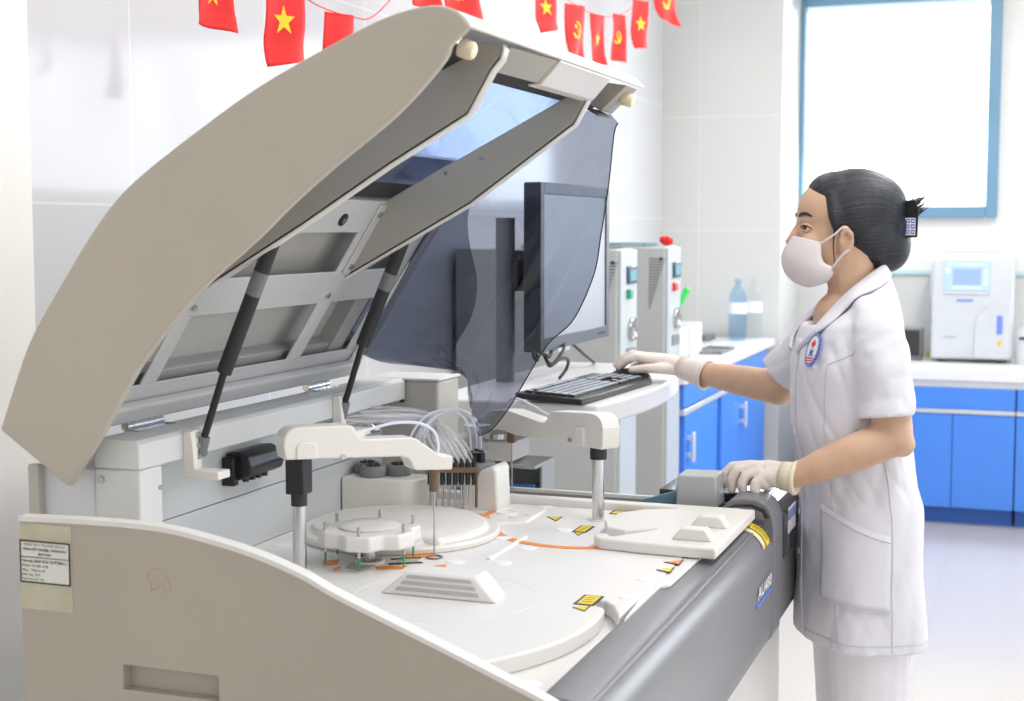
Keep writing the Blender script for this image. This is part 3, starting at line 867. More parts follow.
    for x, y in ((1.03, .40), (1.06, .44)):
        MB().torus((x, y, .905), .02, .002, n=24, m=6).build('moulded_ring', 'deck', dk)
    # white round plugs
    for x, y in ((0.644, 0.295), (0.769, 0.293), (0.618, 0.035), (0.497, 0.0305), (0.940, 0.277), (0.624, 0.373), (0.6436, 0.72), (1.142, 0.385), (0.83, 0.36)):
        MB().lathe((x, y, .905), [(.0165, 0), (.0155, .0012), (.008, .0022)], 24).build('plug', 'dot', dk)
    MB().lathe((0.1077, 0.057, .88), [(.0165, 0), (.0155, .0012), (.008, .0022)], 24).build('plug', 'dot', dk)
    # orange floor markings of the deck
    Z = .9051
    ring = disc_pts(0.965, 0.245, 0.1800, 30, math.radians(120), math.radians(209)) + disc_pts(0.965, 0.245, 0.1635, 30, math.radians(209), math.radians(120))
    flat(ring, Z, 'orange_marking', 'orange', dk)
    for p in ([(0.549, 0.589), (0.570, 0.566), (0.539, 0.554), (0.521, 0.570)], [(0.637, 0.587), (0.673, 0.545), (0.656, 0.533), (0.617, 0.571)], [(0.655, 0.490), (0.681, 0.440), (0.647, 0.419), (0.626, 0.466)],
              [(0.540, 0.485), (0.569, 0.437), (0.543, 0.436), (0.525, 0.474)], [(0.507, 0.546), (0.524, 0.540), (0.497, 0.532), (0.494, 0.538)], [(0.584, 0.395), (0.598, 0.379), (0.575, 0.369), (0.569, 0.385)],
              [(1.004, 0.478), (1.1335, 0.472), (1.121, 0.4585), (0.988, 0.464)], [(0.973, 0.4625), (1.011, 0.458), (0.9885, 0.4476), (0.948, 0.445)]):
        flat(p, Z, 'orange_marking', 'orange', dk)
    for p in ([(0.513, 0.527), (0.557, 0.536), (0.575, 0.507), (0.551, 0.488), (0.509, 0.497)], [(0.576, 0.462), (0.619, 0.474), (0.631, 0.4415), (0.588, 0.428)]):
        flat(p, Z, 'grey_well', 'recess', dk)
    for p in ([(0.565, 0.47), (0.570, 0.474), (0.60, 0.425), (0.595, 0.421)], [(0.6, 0.482), (0.604, 0.485), (0.63, 0.44), (0.626, 0.437)], [(0.60, 0.55), (0.604, 0.553), (0.62, 0.53), (0.616, 0.527)]):
        flat(p, Z + .0006, 'black_tick', 'labelblack', dk)
    # warning labels: black border, yellow panel, small triangle
    def warn(x0, x1, y0, y1, z, par, border_low=True):
        flat([(x0, y0), (x1, y0), (x1, y1), (x0, y1)], z, 'label_border', 'labelblack', par, .0007)
        e = .0045
        q = flat([(x0 + e, y0 + e), (x1 - e, y0 + e), (x1 - e, y1 - e), (x0 + e, y1 - e)], z + .0005, 'warning_label', 'yellow', par, .0007)
        b = MB()
        for k in range(3):
            xx = x0 + .017 + k * .012
            if xx + .002 < x1 - e:
                b.prism([(xx, y0 + .0085), (xx + .0022, y0 + .0085), (xx + .0022, y1 - .0085), (xx, y1 - .0085)], 'z', z + .0011, z + .0014)
        b.build('label_lines', 'labelblack', q)
    def tri(pts, z, m, par):
        cx = sum(p[0] for p in pts) / 3; cy = sum(p[1] for p in pts) / 3
        flat(pts, z, 'label_border', 'labelblack', par, .0007)
        flat([(cx + (x - cx) * .78, cy + (y - cy) * .78) for x, y in pts], z + .0005, 'warning_triangle', m, par, .0007)
    warn(0.4255, 0.485, 0.066, 0.0985, Z, dk)
    tri([(0.4065, 0.0942), (0.4235, 0.0696), (0.3906, 0.0695)], Z, 'yellow', dk)
    warn(0.928, 0.988, 0.232, 0.260, Z, dk)
    tri([(0.925, 0.2546), (0.9253, 0.236), (0.8986, 0.2376)], Z, 'yellow', dk)
    warn(1.116, 1.156, 0.192, 0.242, Z, dk)
    tri([(1.148, 0.1911), (1.15, 0.169), (1.121, 0.1697)], Z, 'yellow', dk)
    tri([(1.0454, 0.3489), (1.056, 0.3197), (1.0096, 0.318)], Z, 'yellow', dk)
    tri([(0.7412, 0.0365), (0.7693, 0.0073), (0.7293, 0.0064)], Z + .0005, 'orange', dk)
    tri([(0.6817, 0.0343), (0.7121, 0.0092), (0.6682, 0.0076)], Z + .0005, 'yellow', dk)
    # ---------------------------------------------------------------- rear wall of the work space
    bp = MB().box(0.20, 1.28, 0.766, 0.79, 0.88, 1.002).box(0.20, 1.28, 0.766, 0.79, 1.0035, 1.112).build('back_panel', 'backpanel', A, bevel=0.001)
    MB().box(0.2, 1.28, 0.765, 0.768, 0.9045, 0.9075).build('white_bead', 'white', bp)
    MB().box(0.193, 0.254, 0.708, 0.788, 0.872, 1.1115).build('corner_post', 'beam', A, bevel=0.003)
    bm_ = MB().prism([(0.708, 1.112), (0.708, 1.150), (0.715, 1.1565), (0.788, 1.1565), (0.788, 1.112)], 'x', 0.193, 1.166).build('hinge_beam', 'beam', A, bevel=0.002)
    b = MB()
    for y, z in ((.773, 1.09), (.725, .99)):
        pass
    b.cyl((0.194, .776, 1.095), (0.1895, .776, 1.095), .006, n=12).cyl((.246, .7085, 1.078), (.246, .705, 1.078), .0035, n=10)
    b.build('screws', 'steel', A)
    for xa, xb in ((0.279, 0.381), (0.8785, 0.972)):
        h = MB().cyl((xa, .792, 1.163), (xb, .792, 1.163), .0075, n=14)
        h.box(xa, xb, .765, .792, 1.1566, 1.159)
        n = 5
        for k in range(1, n):
            xx = xa + (xb - xa) * k / n
            h.cyl((xx - .0012, .792, 1.163), (xx + .0012, .792, 1.163), .0084, n=14)
        h.build('hinge', 'chrome', bm_, bevel=.0008)
    # strut brackets on the beam
    for x in (0.322, 0.838):
        k = MB()
        k.prism([(0.7078, 1.156), (0.7078, 1.081), (0.645, 1.081), (0.645, 1.094), (0.688, 1.0965), (0.690, 1.128), (0.694, 1.156)], 'x', x - .010, x + .003)
        k.box(x + .0031, x + .03, .6985, .7078, 1.081, 1.156)
        k.box(x + .0031, x + .026, .645, .698, 1.0812, 1.0938)
        br = k.build('strut_bracket', 'offwhite', bm_, bevel=.0015)
        s = MB()
        for z in (1.147, 1.13, 1.112):
            s.cyl((x + .018, .698, z), (x + .018, .694, z), .0042, n=12)
        s.build('screws', 'steel', br)
    # tall housing at the right end of the beam
    th = MB().box(1.172, 1.288, 0.634, 0.79, 0.88, 1.152).build('tall_housing', 'boxgrey', A, bevel=0.006, seg=3)
    MB().box(1.168, 1.291, 0.630, 0.792, 1.152, 1.157).build('housing_lid', 'beam', th, bevel=0.002)
    MB().box(1.165, 1.1725, 0.712, 0.72, 1.105, 1.152).build('dark_gap', 'black', th)
    # black cable guide on the back panel
    cg = MB().prism([(0.766, 1.086), (0.742, 1.088), (0.722, 1.080), (0.716, 1.062), (0.722, 1.046), (0.742, 1.038), (0.766, 1.040)], 'x', 0.535, 0.655)
    cgo = cg.build('cable_guide', 'black', A, bevel=0.003)
    MB().box(0.520, 0.537, 0.742, 0.766, 1.030, 1.080).build('guide_end', 'black', cgo, bevel=.002)
    b = MB()
    for k in range(4):
        b.cyl((.56 + k * .022, .742, 1.040), (.56 + k * .022, .742, 1.033), .006, n=10)
    b.build('guide_nubs', 'black', cgo)
    # ---------------------------------------------------------------- wash station housing with knobs
    pts = [(0.972, 0.764), (0.972, 0.640), (0.978, 0.620), (0.992, 0.606), (1.012, 0.60), (1.06, 0.60), (1.06, 0.764)]
    wh = MB().prism(pts, 'z', 0.88, 0.973).build('wash_station', 'offwhite', A, bevel=0.004)
    for x, y in ((1.0, .705), (1.035, .735), (1.035, .665)):
        k = MB().lathe((x, y, .973), [(.026, 0), (.027, .004), (.027, .016), (.024, .021), (.018, .022)], 28).build('knob', 'midgrey', wh)
        b = MB()
        for i in range(8):
            a = i * PI / 4
            b.cyl((x + .012 * math.cos(a), y + .012 * math.sin(a), .994), (x + .012 * math.cos(a), y + .012 * math.sin(a), .998), .004, n=8)
        b.build('knob_grip', 'black', k)
    # row of washing nozzles
    d = Vector((0.341, -0.94, 0)); q = Vector((.94, .341, 0))
    P = Vector((1.002, .533, 0))
    wn = MB()
    def bar(c, l, w, z0, z1, m=None):
        pts = [c + d * (s1 * l) + q * (s2 * w) for s1, s2 in ((-1, -1), (1, -1), (1, 1), (-1, 1))]
        return [(p.x, p.y) for p in pts], z0, z1
    w, z0, z1 = bar(P, .052, .02, .993, 1.003)
    blk = wn.prism(w, 'z', z0, z1).build('nozzle_block', 'brown', A, bevel=.001)
    for i in range(8):
        for j in range(2):
            p = P + d * (-.044 + i * .0125) + q * (-.011 + j * .022)
            nb = MB().cyl((p.x, p.y, .968), (p.x, p.y, 1.012), .0048, n=10).cyl((p.x, p.y, 1.012), (p.x, p.y, 1.02), .003, n=8)
            nz = nb.build('nozzle', 'black', blk)
            zt = .925 + .008 * ((i * 3 + j) % 3)
            MB().cyl((p.x, p.y, zt), (p.x, p.y, .972), .0021, n=8).build('needle', 'steel', nz)
    p = P + d * .048
    MB().cyl((p.x, p.y, .92), (p.x, p.y, 1.003), .003, n=10).build('guide_pin', 'brown', blk)
    flat([(1.004, .505), (1.03, .495), (1.024, .478), (0.998, .488)], .9052, 'orange_marking', 'orange', A)
    # white mixing housing beside it
    mb_ = MB().prism([(0.536, 0.88), (0.536, 0.983), (0.50, 0.985), (0.468, 0.998), (0.462, 0.985), (0.458, 0.88)], 'x', 1.062, 1.14).build('mixing_housing', 'offwhite', A, bevel=.005, seg=3)
    MB().lathe((1.095, .515, .975), [(.036, 0), (.037, .004), (.037, .02), (.034, .024)], 32).build('mixing_disc', 'midgrey', mb_)
    fer = [(1.082, .525), (1.10, .512), (1.108, .522), (1.092, .506)]
    for x, y in fer:
        MB().lathe((x, y, .998), [(.0085, 0), (.0085, .02), (.006, .022), (.005, .026)], 12).build('ferrule', 'black', mb_)
    MB().lathe((1.097, .516, 1.0), [(.024, .02), (.026, .05), (.027, .074)], 20).build('clear_sleeve', 'sheath', mb_)
    random.seed(11)
    for i, (x, y) in enumerate(fer):
        y2 = .60 + i * .006
        MB().tube([(x, y, 1.018), (x, y + .002, 1.055), (x - .004, y + .012, 1.088), (x - .02, y + .04, 1.107), (x - .05, y + .075, 1.098), (x - .085, y + .095, 1.06), (x - .10, y + .10, 1.01)], .0024, 8, sub=6).build('white_tube', 'whitetube', mb_)
    # ---------------------------------------------------------------- bundle of clear tubes from the wall to the nozzles
    for i in range(16):
        t = i / 15
        e = P + d * (-.04 + .0055 * i) + q * (.012 * ((i % 2) * 2 - 1))
        a = Vector((.80 + .23 * random.random(), .757 - .01 * random.random(), 1.045 + .035 * random.random()))
        h = 1.085 + .03 * random.random()
        m1 = Vector((.93 + .08 * random.random(), .69 + .03 * random.random(), h))
        m2 = Vector((1.03 + .03 * random.random(), .60 + .03 * random.random(), h - .012))
        MB().tube([a, a.lerp(m1, .5) + Vector((0, 0, .02)), m1, m2, (e.x + .004, e.y + .03, 1.055), (e.x, e.y, 1.012)], .0023 + .0006 * (i % 3), 8, sub=5).build('clear_tube', 'tubing', blk)
    MB().tube([(.985, .755, 1.116), (.995, .73, 1.10), (1.01, .715, 1.072), (1.025, .713, 1.066)], .007, 10).build('tube_clamp', 'chrome', A)
    MB().lathe((1.025, .713, 1.066), [(.009, -.007), (.009, .007)], 14, axis=(.7, -.7, 0)).build('clamp_screw', 'chrome', A)
    # ---------------------------------------------------------------- probe arm, near
    def arm(P0, dr, prof, name, w, z_inset=None):
        dd = Vector((dr[0], dr[1], 0)).normalized()
        nn = Vector((dd.y, -dd.x, 0))
        fn = lambda u, v, t: (P0[0] + dd.x * u + nn.x * t, P0[1] + dd.y * u + nn.y * t, v)
        return dd, nn, fn
    P1 = (0.456, 0.581); dd, nn, fn = arm(P1, (0.184, -0.162), None, 'probe_arm', .02)
    pr = c2([(-0.029, 1.100), (-0.033, 1.122), (-0.030, 1.140), (-0.018, 1.1505), (-0.004, 1.1525)], 5) + [(0.080, 1.1500), (0.088, 1.1480), (0.0935, 1.1400), (0.099, 1.1290), (0.106, 1.1250), (0.196, 1.1215), (0.204, 1.1185), (0.246, 1.0890), (0.255, 1.0860), (0.2725, 1.0845), (0.2715, 1.0605), (0.204, 1.0645), (0.198, 1.068), (0.1945, 1.078), (0.188, 1.0865), (0.176, 1.0904), (0.0024, 1.0990)]
    a1 = MB().slab(pr, fn, -.021, .021).build('probe_arm', 'offwhite', A, bevel=.0045, seg=3)
    MB().slab(c2([(-0.012, 1.100), (-0.012, 1.118), (-0.006, 1.1255), (0.004, 1.127)], 4) + [(0.018, 1.126), (0.0235, 1.121), (0.024, 1.0985)], fn, .019, .0245).build('arm_badge', 'offwhite', a1, bevel=.002)
    s = MB()
    p = Vector(fn(.07, 1.0985, .0195)); q2 = Vector(fn(.07, 1.0985, .0235))
    s.cyl(p, q2, .0045, n=14)
    s.build('screw', 'steel', a1)
    b = MB().box(P1[0] - .0165, P1[0] + .0165, P1[1] - .0165, P1[1] + .0165, 1.040, 1.099)
    b.build('sleeve', 'black', a1, bevel=.002)
    MB().cyl((*P1, 1.020), (*P1, 1.042), .0135, n=20).build('collar', 'rubber', a1)
    MB().cyl((*P1, .90), (*P1, 1.03), .0112, n=24).build('post', 'chrome', a1)
    MB().cyl((*P1, .9045), (*P1, .9075), .017, n=24).build('post_seal', 'rubber', a1)
    e = Vector(fn(.246, 1.06, 0))
    MB().cyl((e.x, e.y, 1.022), (e.x, e.y, 1.062), .0085, n=18).build('probe_holder', 'brown', a1)
    MB().cyl((e.x, e.y, .909), (e.x, e.y, 1.024), .0019, n=10).build('probe', 'steel', a1)
    MB().torus((e.x, e.y, .906), .013, .0022, n=22, m=6).build('probe_port', 'midgrey', a1)
    t0 = Vector(fn(.10, 1.133, .004)); t1 = Vector(fn(.252, 1.088, .002))
    MB().cyl(fn(.097, 1.128, .0), fn(.115, 1.131, .0), .0085, n=16).build('tube_fitting', 'white', a1)
    MB().tube([t0, fn(.13, 1.1395, .004), fn(.17, 1.1465, .006), fn(.215, 1.143, .006), fn(.243, 1.128, .004), fn(.253, 1.106, .002), t1], .0026, 8, sub=5).build('probe_tube', 'whitetube', a1)
    # ---------------------------------------------------------------- probe arm, far
    P2 = (1.0515, 0.2452); dd, nn, fn = arm(P2, (0.17, 0.24), None, 'probe_arm', .02)
    pr = [(-0.039, 1.056), (-0.040, 1.092)] + c2([(-0.040, 1.092), (-0.034, 1.106), (-0.018, 1.1155), (0.004, 1.1168)], 5) + [(0.126, 1.1075), (0.134, 1.1035), (0.143, 1.0880), (0.152, 1.0820), (0.172, 1.0825), (0.285, 1.0940), (0.345, 1.0880), (0.356, 1.080), (0.402, 1.0470), (0.345, 1.0470), (0.300, 1.0490), (0.248, 1.0440), (0.125, 1.0520), (0.049, 1.0505), (0.045, 1.0490), (-0.035, 1.0500)]
    a2 = MB().slab(pr, fn, -.021, .021).build('probe_arm', 'offwhite', A, bevel=.0045, seg=3)
    MB().slab([(.016, 1.0515), (.046, 1.0515), (.047, 1.082), (.044, 1.0855), (.019, 1.0865), (.015, 1.083)], fn, -.0265, -.0195).build('arm_badge', 'offwhite', a2, bevel=.002)
    s = MB().cyl(fn(.063, 1.0575, -.0195), fn(.063, 1.0575, -.0235), .0045, n=14)
    s.build('screw', 'steel', a2)
    MB().cyl((*P2, 1.026), (*P2, 1.053), .0165, n=24).build('collar', 'black', a2)
    MB().cyl((*P2, .90), (*P2, 1.03), .0120, n=24).build('post', 'chrome', a2)
    MB().cyl((*P2, .9045), (*P2, .9075), .019, n=24).build('post_seal', 'white', a2)
    e = Vector(fn(.296, 1.06, 0))
    MB().box(e.x - .008, e.x + .008, e.y - .008, e.y + .008, 1.022, 1.047).build('probe_holder', 'brown', a2, bevel=.001)
    MB().cyl((e.x, e.y, .909), (e.x, e.y, 1.024), .0016, n=10).build('probe', 'steel', a2)
    MB().tube([fn(.14, 1.094, 0), fn(.17, 1.096, 0), fn(.22, 1.108, 0), fn(.27, 1.117, 0), fn(.30, 1.113, 0), fn(.315, 1.098, 0)], .0028, 8, sub=5).build('probe_tube', 'whitetube', a2)
    # ---------------------------------------------------------------- mixing rotor with green paddles
    cx, cy = 0.572, 0.509
    pts = []
    for k in range(6):
        a = math.radians(-60 + k * 60 + 12)
        for da, r in ((-13, .088), (13, .088), (30, .074)):
            pts.append((cx + r * math.cos(a + math.radians(da)), cy + r * math.sin(a + math.radians(da))))
    ro = MB().prism(pts, 'z', .9400, .9665).build('mixing_rotor', 'white', A, bevel=.004, seg=3)
    MB().lathe((cx, cy, .9665), [(.05, 0), (.052, .003), (.046, .0065), (.02, .008)], 32).build('rotor_lid', 'offwhite', ro)
    MB().cyl((cx, cy, .930), (cx, cy, .942), .018, n=24).build('rotor_collar', 'black', ro)
    MB().cyl((cx, cy, .90), (cx, cy, .934), .0115, n=24).build('rotor_post', 'chrome', ro)
    MB().torus((cx, cy, .906), .022, .004, n=26, m=8).build('rotor_seal', 'offwhite', ro)
    for k in range(6):
        a = math.radians(-60 + k * 60 + 12)
        for da in (0,):
            x, y = cx + .078 * math.cos(a + math.radians(da)), cy + .078 * math.sin(a + math.radians(da))
            r = MB().cyl((x, y, .930), (x, y, .981), .0030, n=10).build('paddle_stem', 'steel', ro)
            pd = MB()
            pd.box(x - .0022, x + .0022, y - .0012, y + .0012, .9085, .932)
            pd.build('paddle', 'green', r, bevel=.0005)
    hood(A)
    return A

FIN_OUT = [(0.9257, 1.1689), (0.8974, 1.2387), (0.8658, 1.3078), (0.8093, 1.3909), (0.7364, 1.4866), (0.6749, 1.5439), (0.5655, 1.6155), (0.4684, 1.6722), (0.3600, 1.7223), (0.2777, 1.7557), (0.2125, 1.7681), (0.1769, 1.7598), (0.1557, 1.7394)]
FIN_IN = [(0.1841, 1.7148), (0.1984, 1.6894), (0.2640, 1.6258), (0.3543, 1.5606), (0.4241, 1.5067), (0.4800, 1.4583), (0.5702, 1.3870), (0.6211, 1.3358), (0.6733, 1.2763), (0.7090, 1.2237), (0.7546, 1.1546), (0.8044, 1.0886)]

def offset_curve(pts, d):
    out = []
    for i, p in enumerate(pts):
        a, b = pts[max(i - 1, 0)], pts[min(i + 1, len(pts) - 1)]
        t = Vector((b[0] - a[0], b[1] - a[1])).normalized()
        out.append((p[0] - t.y * -d * -1 * -1, p[1] + t.x * d * -1 * -1))
    return out

def hood(A):
    XL, XR = 0.15, 1.11
    oc = c2(FIN_OUT, 5)
    ic = c2(FIN_IN, 5)
    # the shell: rear skin with the front lip
    def inner(pts, d):
        r = []
        for i, p in enumerate(pts):
            a, b = pts[max(i - 1, 0)], pts[min(i + 1, len(pts) - 1)]
            t = Vector((b[0] - a[0], b[1] - a[1])).normalized()
            n = Vector((t.y, -t.x))           # candidate normal
            if n.y > 0 or (abs(n.y) < 1e-6 and n.x > 0):
                n = -n                         # towards the inside, below the curve
            r.append((p[0] + n.x * d, p[1] + n.y * d))
        return r
    rear = [p for p in oc if p[1] < 1.625 and p[0] > .5]
    sk = MB().prism(rear + inner(rear, .006)[::-1], 'x', XL + .004, XR)
    sh = sk.build('hood', 'beige', A, bevel=.001, ang=30)
    # left side cheek
    MB().prism(oc + ic, 'x', XL, XL + .016).build('side_cheek', 'beige', sh, bevel=.005, seg=3, ang=30)
    # inner grey recess sheet behind the lattice
    B = Vector((0, .80, 1.195)); T = Vector((0, .59, 1.525))
    u = (T - B).normalized(); n = Vector((0, u.z, -u.y))       # n points outwards, behind the lattice
    LP = lambda x, s, t: (x, B.y + u.y * s + n.y * t, B.z + u.z * s + n.z * t)
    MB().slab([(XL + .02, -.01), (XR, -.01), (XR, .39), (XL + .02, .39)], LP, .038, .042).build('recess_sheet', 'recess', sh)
    b = MB()
    for s0, s1 in ((.036, .044), ):
        b.slab([(XL + .02, s0 - .03), (XR, s0 - .03), (XR, s0 + .016), (XL + .02, s0 + .016)], LP, .012, .04)
    b.slab([(.96, .03), (1.02, .03), (1.02, .18), (.96, .18)], LP, .006, .04)
    b.build('recess_step', mat('recess_step_grey', (.36, .36, .345), .5), sh, bevel=.002)
    # lattice of welded strips
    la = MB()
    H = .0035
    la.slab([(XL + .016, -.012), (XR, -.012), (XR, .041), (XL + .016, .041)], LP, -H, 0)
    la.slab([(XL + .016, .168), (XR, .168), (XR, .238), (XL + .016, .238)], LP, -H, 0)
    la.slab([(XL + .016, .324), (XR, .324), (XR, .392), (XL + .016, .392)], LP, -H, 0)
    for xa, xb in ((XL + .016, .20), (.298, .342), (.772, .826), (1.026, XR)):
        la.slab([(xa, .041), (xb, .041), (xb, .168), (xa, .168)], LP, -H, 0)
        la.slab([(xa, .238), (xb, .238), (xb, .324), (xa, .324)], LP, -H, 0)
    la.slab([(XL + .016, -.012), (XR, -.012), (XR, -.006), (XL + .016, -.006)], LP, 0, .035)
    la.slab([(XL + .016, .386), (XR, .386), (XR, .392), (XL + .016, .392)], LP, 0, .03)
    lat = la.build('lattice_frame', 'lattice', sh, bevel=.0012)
    # stepped lower ledge under the lattice
    MB().slab([(XL + .016, -.0205), (1.10, -.0205), (1.10, .014), (XL + .016, .014)], LP, -.022, -.004).build('lower_ledge', 'lattice', sh, bevel=.006, seg=3)
    s = MB()
    for x, ss in ((.334, .186), (.792, .186), (1.066, .024), (.70, .19), (.24, .19)):
        if x in (.70, .24):
            continue
        s.cyl(LP(x, ss, -H), LP(x, ss, -H - .004), .0058, n=14)
    s.build('screw', 'steel', sh)
    g = MB()
    g.cyl(LP(.679, .352, -H), LP(.679, .352, -H - .003), .0125, n=20)
    gr = g.build('rubber_grommet', 'black', sh)
    MB().cyl(LP(.679, .352, -H - .002), LP(.679, .352, -H - .0045), .0055, n=14).build('grommet_screw', 'steel', sh)
    # right hand border strip of the frame
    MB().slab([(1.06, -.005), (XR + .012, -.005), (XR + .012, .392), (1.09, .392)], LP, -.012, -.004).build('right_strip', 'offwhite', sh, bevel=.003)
    # two long ribs with a folded lower lip
    def rib(x0, pts, low, name='rib'):
        r = MB().prism(pts, 'x', x0, x0 + .006).build(name, 'ribgrey', sh, bevel=.0015, ang=30)
        lip = MB()
        rows = [[(x0, y, z), (x0 + .024, y, z), (x0 + .024, y + .002, z + .005), (x0, y + .002, z + .005)] for y, z in low]
        lip.grid(rows, closed=True)
        k = (len(low) - 1) * 4
        lip.f += [[0, 1, 2, 3], [k + 3, k + 2, k + 1, k]]
        lip.build('rib_lip', 'offwhite', r, bevel=.001)
        return r
    lowA = [(0.690, 1.3715), (0.5015, 1.4796), (0.360, 1.566), (0.232, 1.638), (0.195, 1.700), (0.181, 1.7155), (0.176, 1.733)]
    rA = rib(.334, lowA + [(.216, 1.7425), (.30, 1.705), (.45, 1.640), (.60, 1.540), (.680, 1.410)], lowA)
    lowB = [(0.683, 1.377), (0.4235, 1.5167), (0.224, 1.656), (0.197, 1.704)]
    rB = rib(.822, lowB + [(.216, 1.7165), (.2335, 1.7080), (.404, 1.6206), (.6035, 1.5190)], lowB)
    fl = MB().slab([(.796, .236), (.826, .230), (.83, .386), (.796, .386)], LP, -H - .004, -H).build('rib_flange', 'lattice', rB, bevel=.0015)
    s = MB()
    for x, ss in ((.808, .366), (.810, .252)):
        s.cyl(LP(x, ss, -H - .004), LP(x, ss, -H - .008), .0055, n=14)
    s.build('screw', 'steel', rB)
    s = MB()
    for y, z in ((.40, 1.60), (.47, 1.575)):
        s.cyl((.822, y, z), (.8205, y, z), .0035, n=10)
    for y, z in ((.193, 1.728), (.205, 1.700)):
        s.cyl((.345, y, z), (.352, y, z), .006, n=12)
    s.build('rivets', 'steel', rB)
    # smoked window between the ribs, dark bars at its two ends
    wl = c2([(.578, 1.548), (.48, 1.612), (.38, 1.664), (.30, 1.702), (.235, 1.728)], 6)
    MB().prism(wl + [(y + .002, z + .004) for y, z in wl[::-1]], 'x', XL + .018, XR).build('smoked_window', 'smoke', sh, ang=50)
    MB().prism([(.588, 1.530), (.556, 1.556), (.560, 1.568), (.596, 1.540)], 'x', XL + .018, XR - .03).build('window_bar', 'rubber', sh, bevel=.002)
    MB().prism([(.272, 1.704), (.232, 1.722), (.236, 1.738), (.276, 1.720)], 'x', XL + .018, XR - .03).build('window_bar', 'rubber', sh, bevel=.002)
    # front band and lip
    fr = [p for p in oc if p[0] < .275]
    MB().prism(fr + inner(fr, .005)[::-1], 'x', XL + .004, 1.045).build('front_lip', 'offwhite', sh, bevel=.0015, ang=35)
    # underside: handle trough with a closing gusset on each side
    MB().prism([(.158, 1.735), (.163, 1.738), (.196, 1.7035), (.215, 1.7015), (.213, 1.6975), (.192, 1.6985)], 'x', .545, .83).build('handle', 'offwhite', sh, bevel=.0025, seg=3)
    MB().prism([(.160, 1.735), (.196, 1.703), (.245, 1.722), (.225, 1.745)], 'x', .540, .547).build('handle_end', 'ribgrey', sh, bevel=.001)
    g = MB()
    q4 = [Vector((.352, .172, 1.734)), Vector((.545, .162, 1.735)), Vector((.545, .197, 1.702)), Vector((.40, .215, 1.706))]
    nq = (q4[1] - q4[0]).cross(q4[2] - q4[0]).normalized() * .003
    g.add([p for p in q4] + [p + nq for p in q4], [(0, 1, 2), (0, 2, 3), (4, 6, 5), (4, 7, 6), (0, 4, 5, 1), (1, 5, 6, 2), (2, 6, 7, 3), (3, 7, 4, 0)])
    g.build('gusset', 'ribgrey', sh)
    MB().prism([(.160, 1.735), (.196, 1.703), (.245, 1.722), (.225, 1.745)], 'x', .828, .835).build('handle_end', 'ribgrey', sh, bevel=.001)
    MB().prism([(.165, 1.735), (.215, 1.690), (.252, 1.712), (.225, 1.745)], 'x', .955, 1.03).build('corner_block', 'ribgrey', sh, bevel=.002)
    MB().slab([(.90, 0), (1.005, 0), (1.005, .03), (.90, .03)], lambda a, b_, t: (a, .205 + b_ * .86 - t * .5, 1.680 + b_ * .5 - t), 0, .004).build('dark_plate', 'rubber', sh)
    for x in (.192, 1.000):
        bb = MB().lathe((x, .186, 1.7165), [(.0125, 0), (.013, .004), (.0125, .018), (.010, .021), (.005, .0215)], 24, axis=(0, -.75, -.25)).build('bumper', 'cream', sh)
    # gas struts: thick black cylinder, thin rod, end fitting
    for x, top, mid, bot in ((.362, (.548, 1.506), (.662, 1.2455), (.699, 1.1275)), (.856, (.560, 1.475), (.658, 1.252), (.695, 1.1275))):
        top, mid, bot = (Vector((x, *p)) for p in (top, mid, bot))
        x2 = Vector((-.010, 0, 0))
        st = MB().cyl(top, mid, .0125, n=20).build('gas_strut', 'rubber', sh, bevel=.001)
        MB().cyl(mid, bot, .0060, n=14).build('strut_rod', 'black', st) if False else None
        r = MB().cyl(mid, bot + x2, .0060, n=14).build('strut_rod', 'black', sh)
        e = bot + x2
        dd = (mid - bot).normalized()
        MB().cyl(e - dd * .012, e + dd * .016, .0105, n=14).cyl(e - dd * .012 + Vector((-.012, 0, 0)), e - dd * .012 + Vector((.012, 0, 0)), .008, n=12).build('strut_end', 'midgrey', sh, bevel=.001)
        m2 = top.lerp(mid, .38); m3 = top.lerp(mid, .52)
        MB().cyl(m2, m3, .0128, n=20).build('strut_sticker', 'midgrey', sh)
    # right side: smoked plastic film hanging from the edge of the hood
    F = catmull([(0, .2007, 1.672), (0, .2090, 1.650), (0, .2196, 1.5556), (0, .2348, 1.4618), (0, .2482, 1.3861), (0, .2877, 1.2996), (0, .3381, 1.2503), (0, .3892, 1.1709), (0, .4203, 1.1206), (0, .4517, 1.0797), (0, .478, 1.066)], 6)
    O = catmull([(0, .235, 1.705), (0, .30, 1.700), (0, .42, 1.642), (0, .57, 1.55), (0, .68, 1.47), (0, .755, 1.38), (0, .812, 1.305), (0, .818, 1.24), (0, .74, 1.197), (0, .62, 1.190), (0, .575, 1.192), (0, .552, 1.188), (0, .542, 1.168), (0, .53, 1.132)], 6)
    m = 34
    def film_pt(t, s_, dx=0.0):
        k = t * (len(F) - 1)
        i = min(int(k), len(F) - 2)
        a = F[i].lerp(F[i + 1], k - i)
        k = t * (len(O) - 1)
        i = min(int(k), len(O) - 2)
        b = O[i].lerp(O[i + 1], k - i)
        p = a.lerp(b, s_)
        w = .006 * math.sin(s_ * 9 + t * 5) + .010 * (t ** 1.5) * math.sin(s_ * 26 - t * 9) * (1 - abs(2 * s_ - 1) ** 3)
        w += .012 * t * noise.noise(Vector((s_ * 3.0, t * 5.0, 1.7)))
        return Vector((1.02 + .085 * (s_ ** 2) + w * (1 - s_ * .5) + dx, p.y, p.z))
    rows = [[film_pt(i / 60, j / m) for j in range(m + 1)] for i in range(61)]
    MB().grid(rows).build('smoked_film', 'film', sh, ang=80)
    fold = []                         # the slack film doubled over along the frame
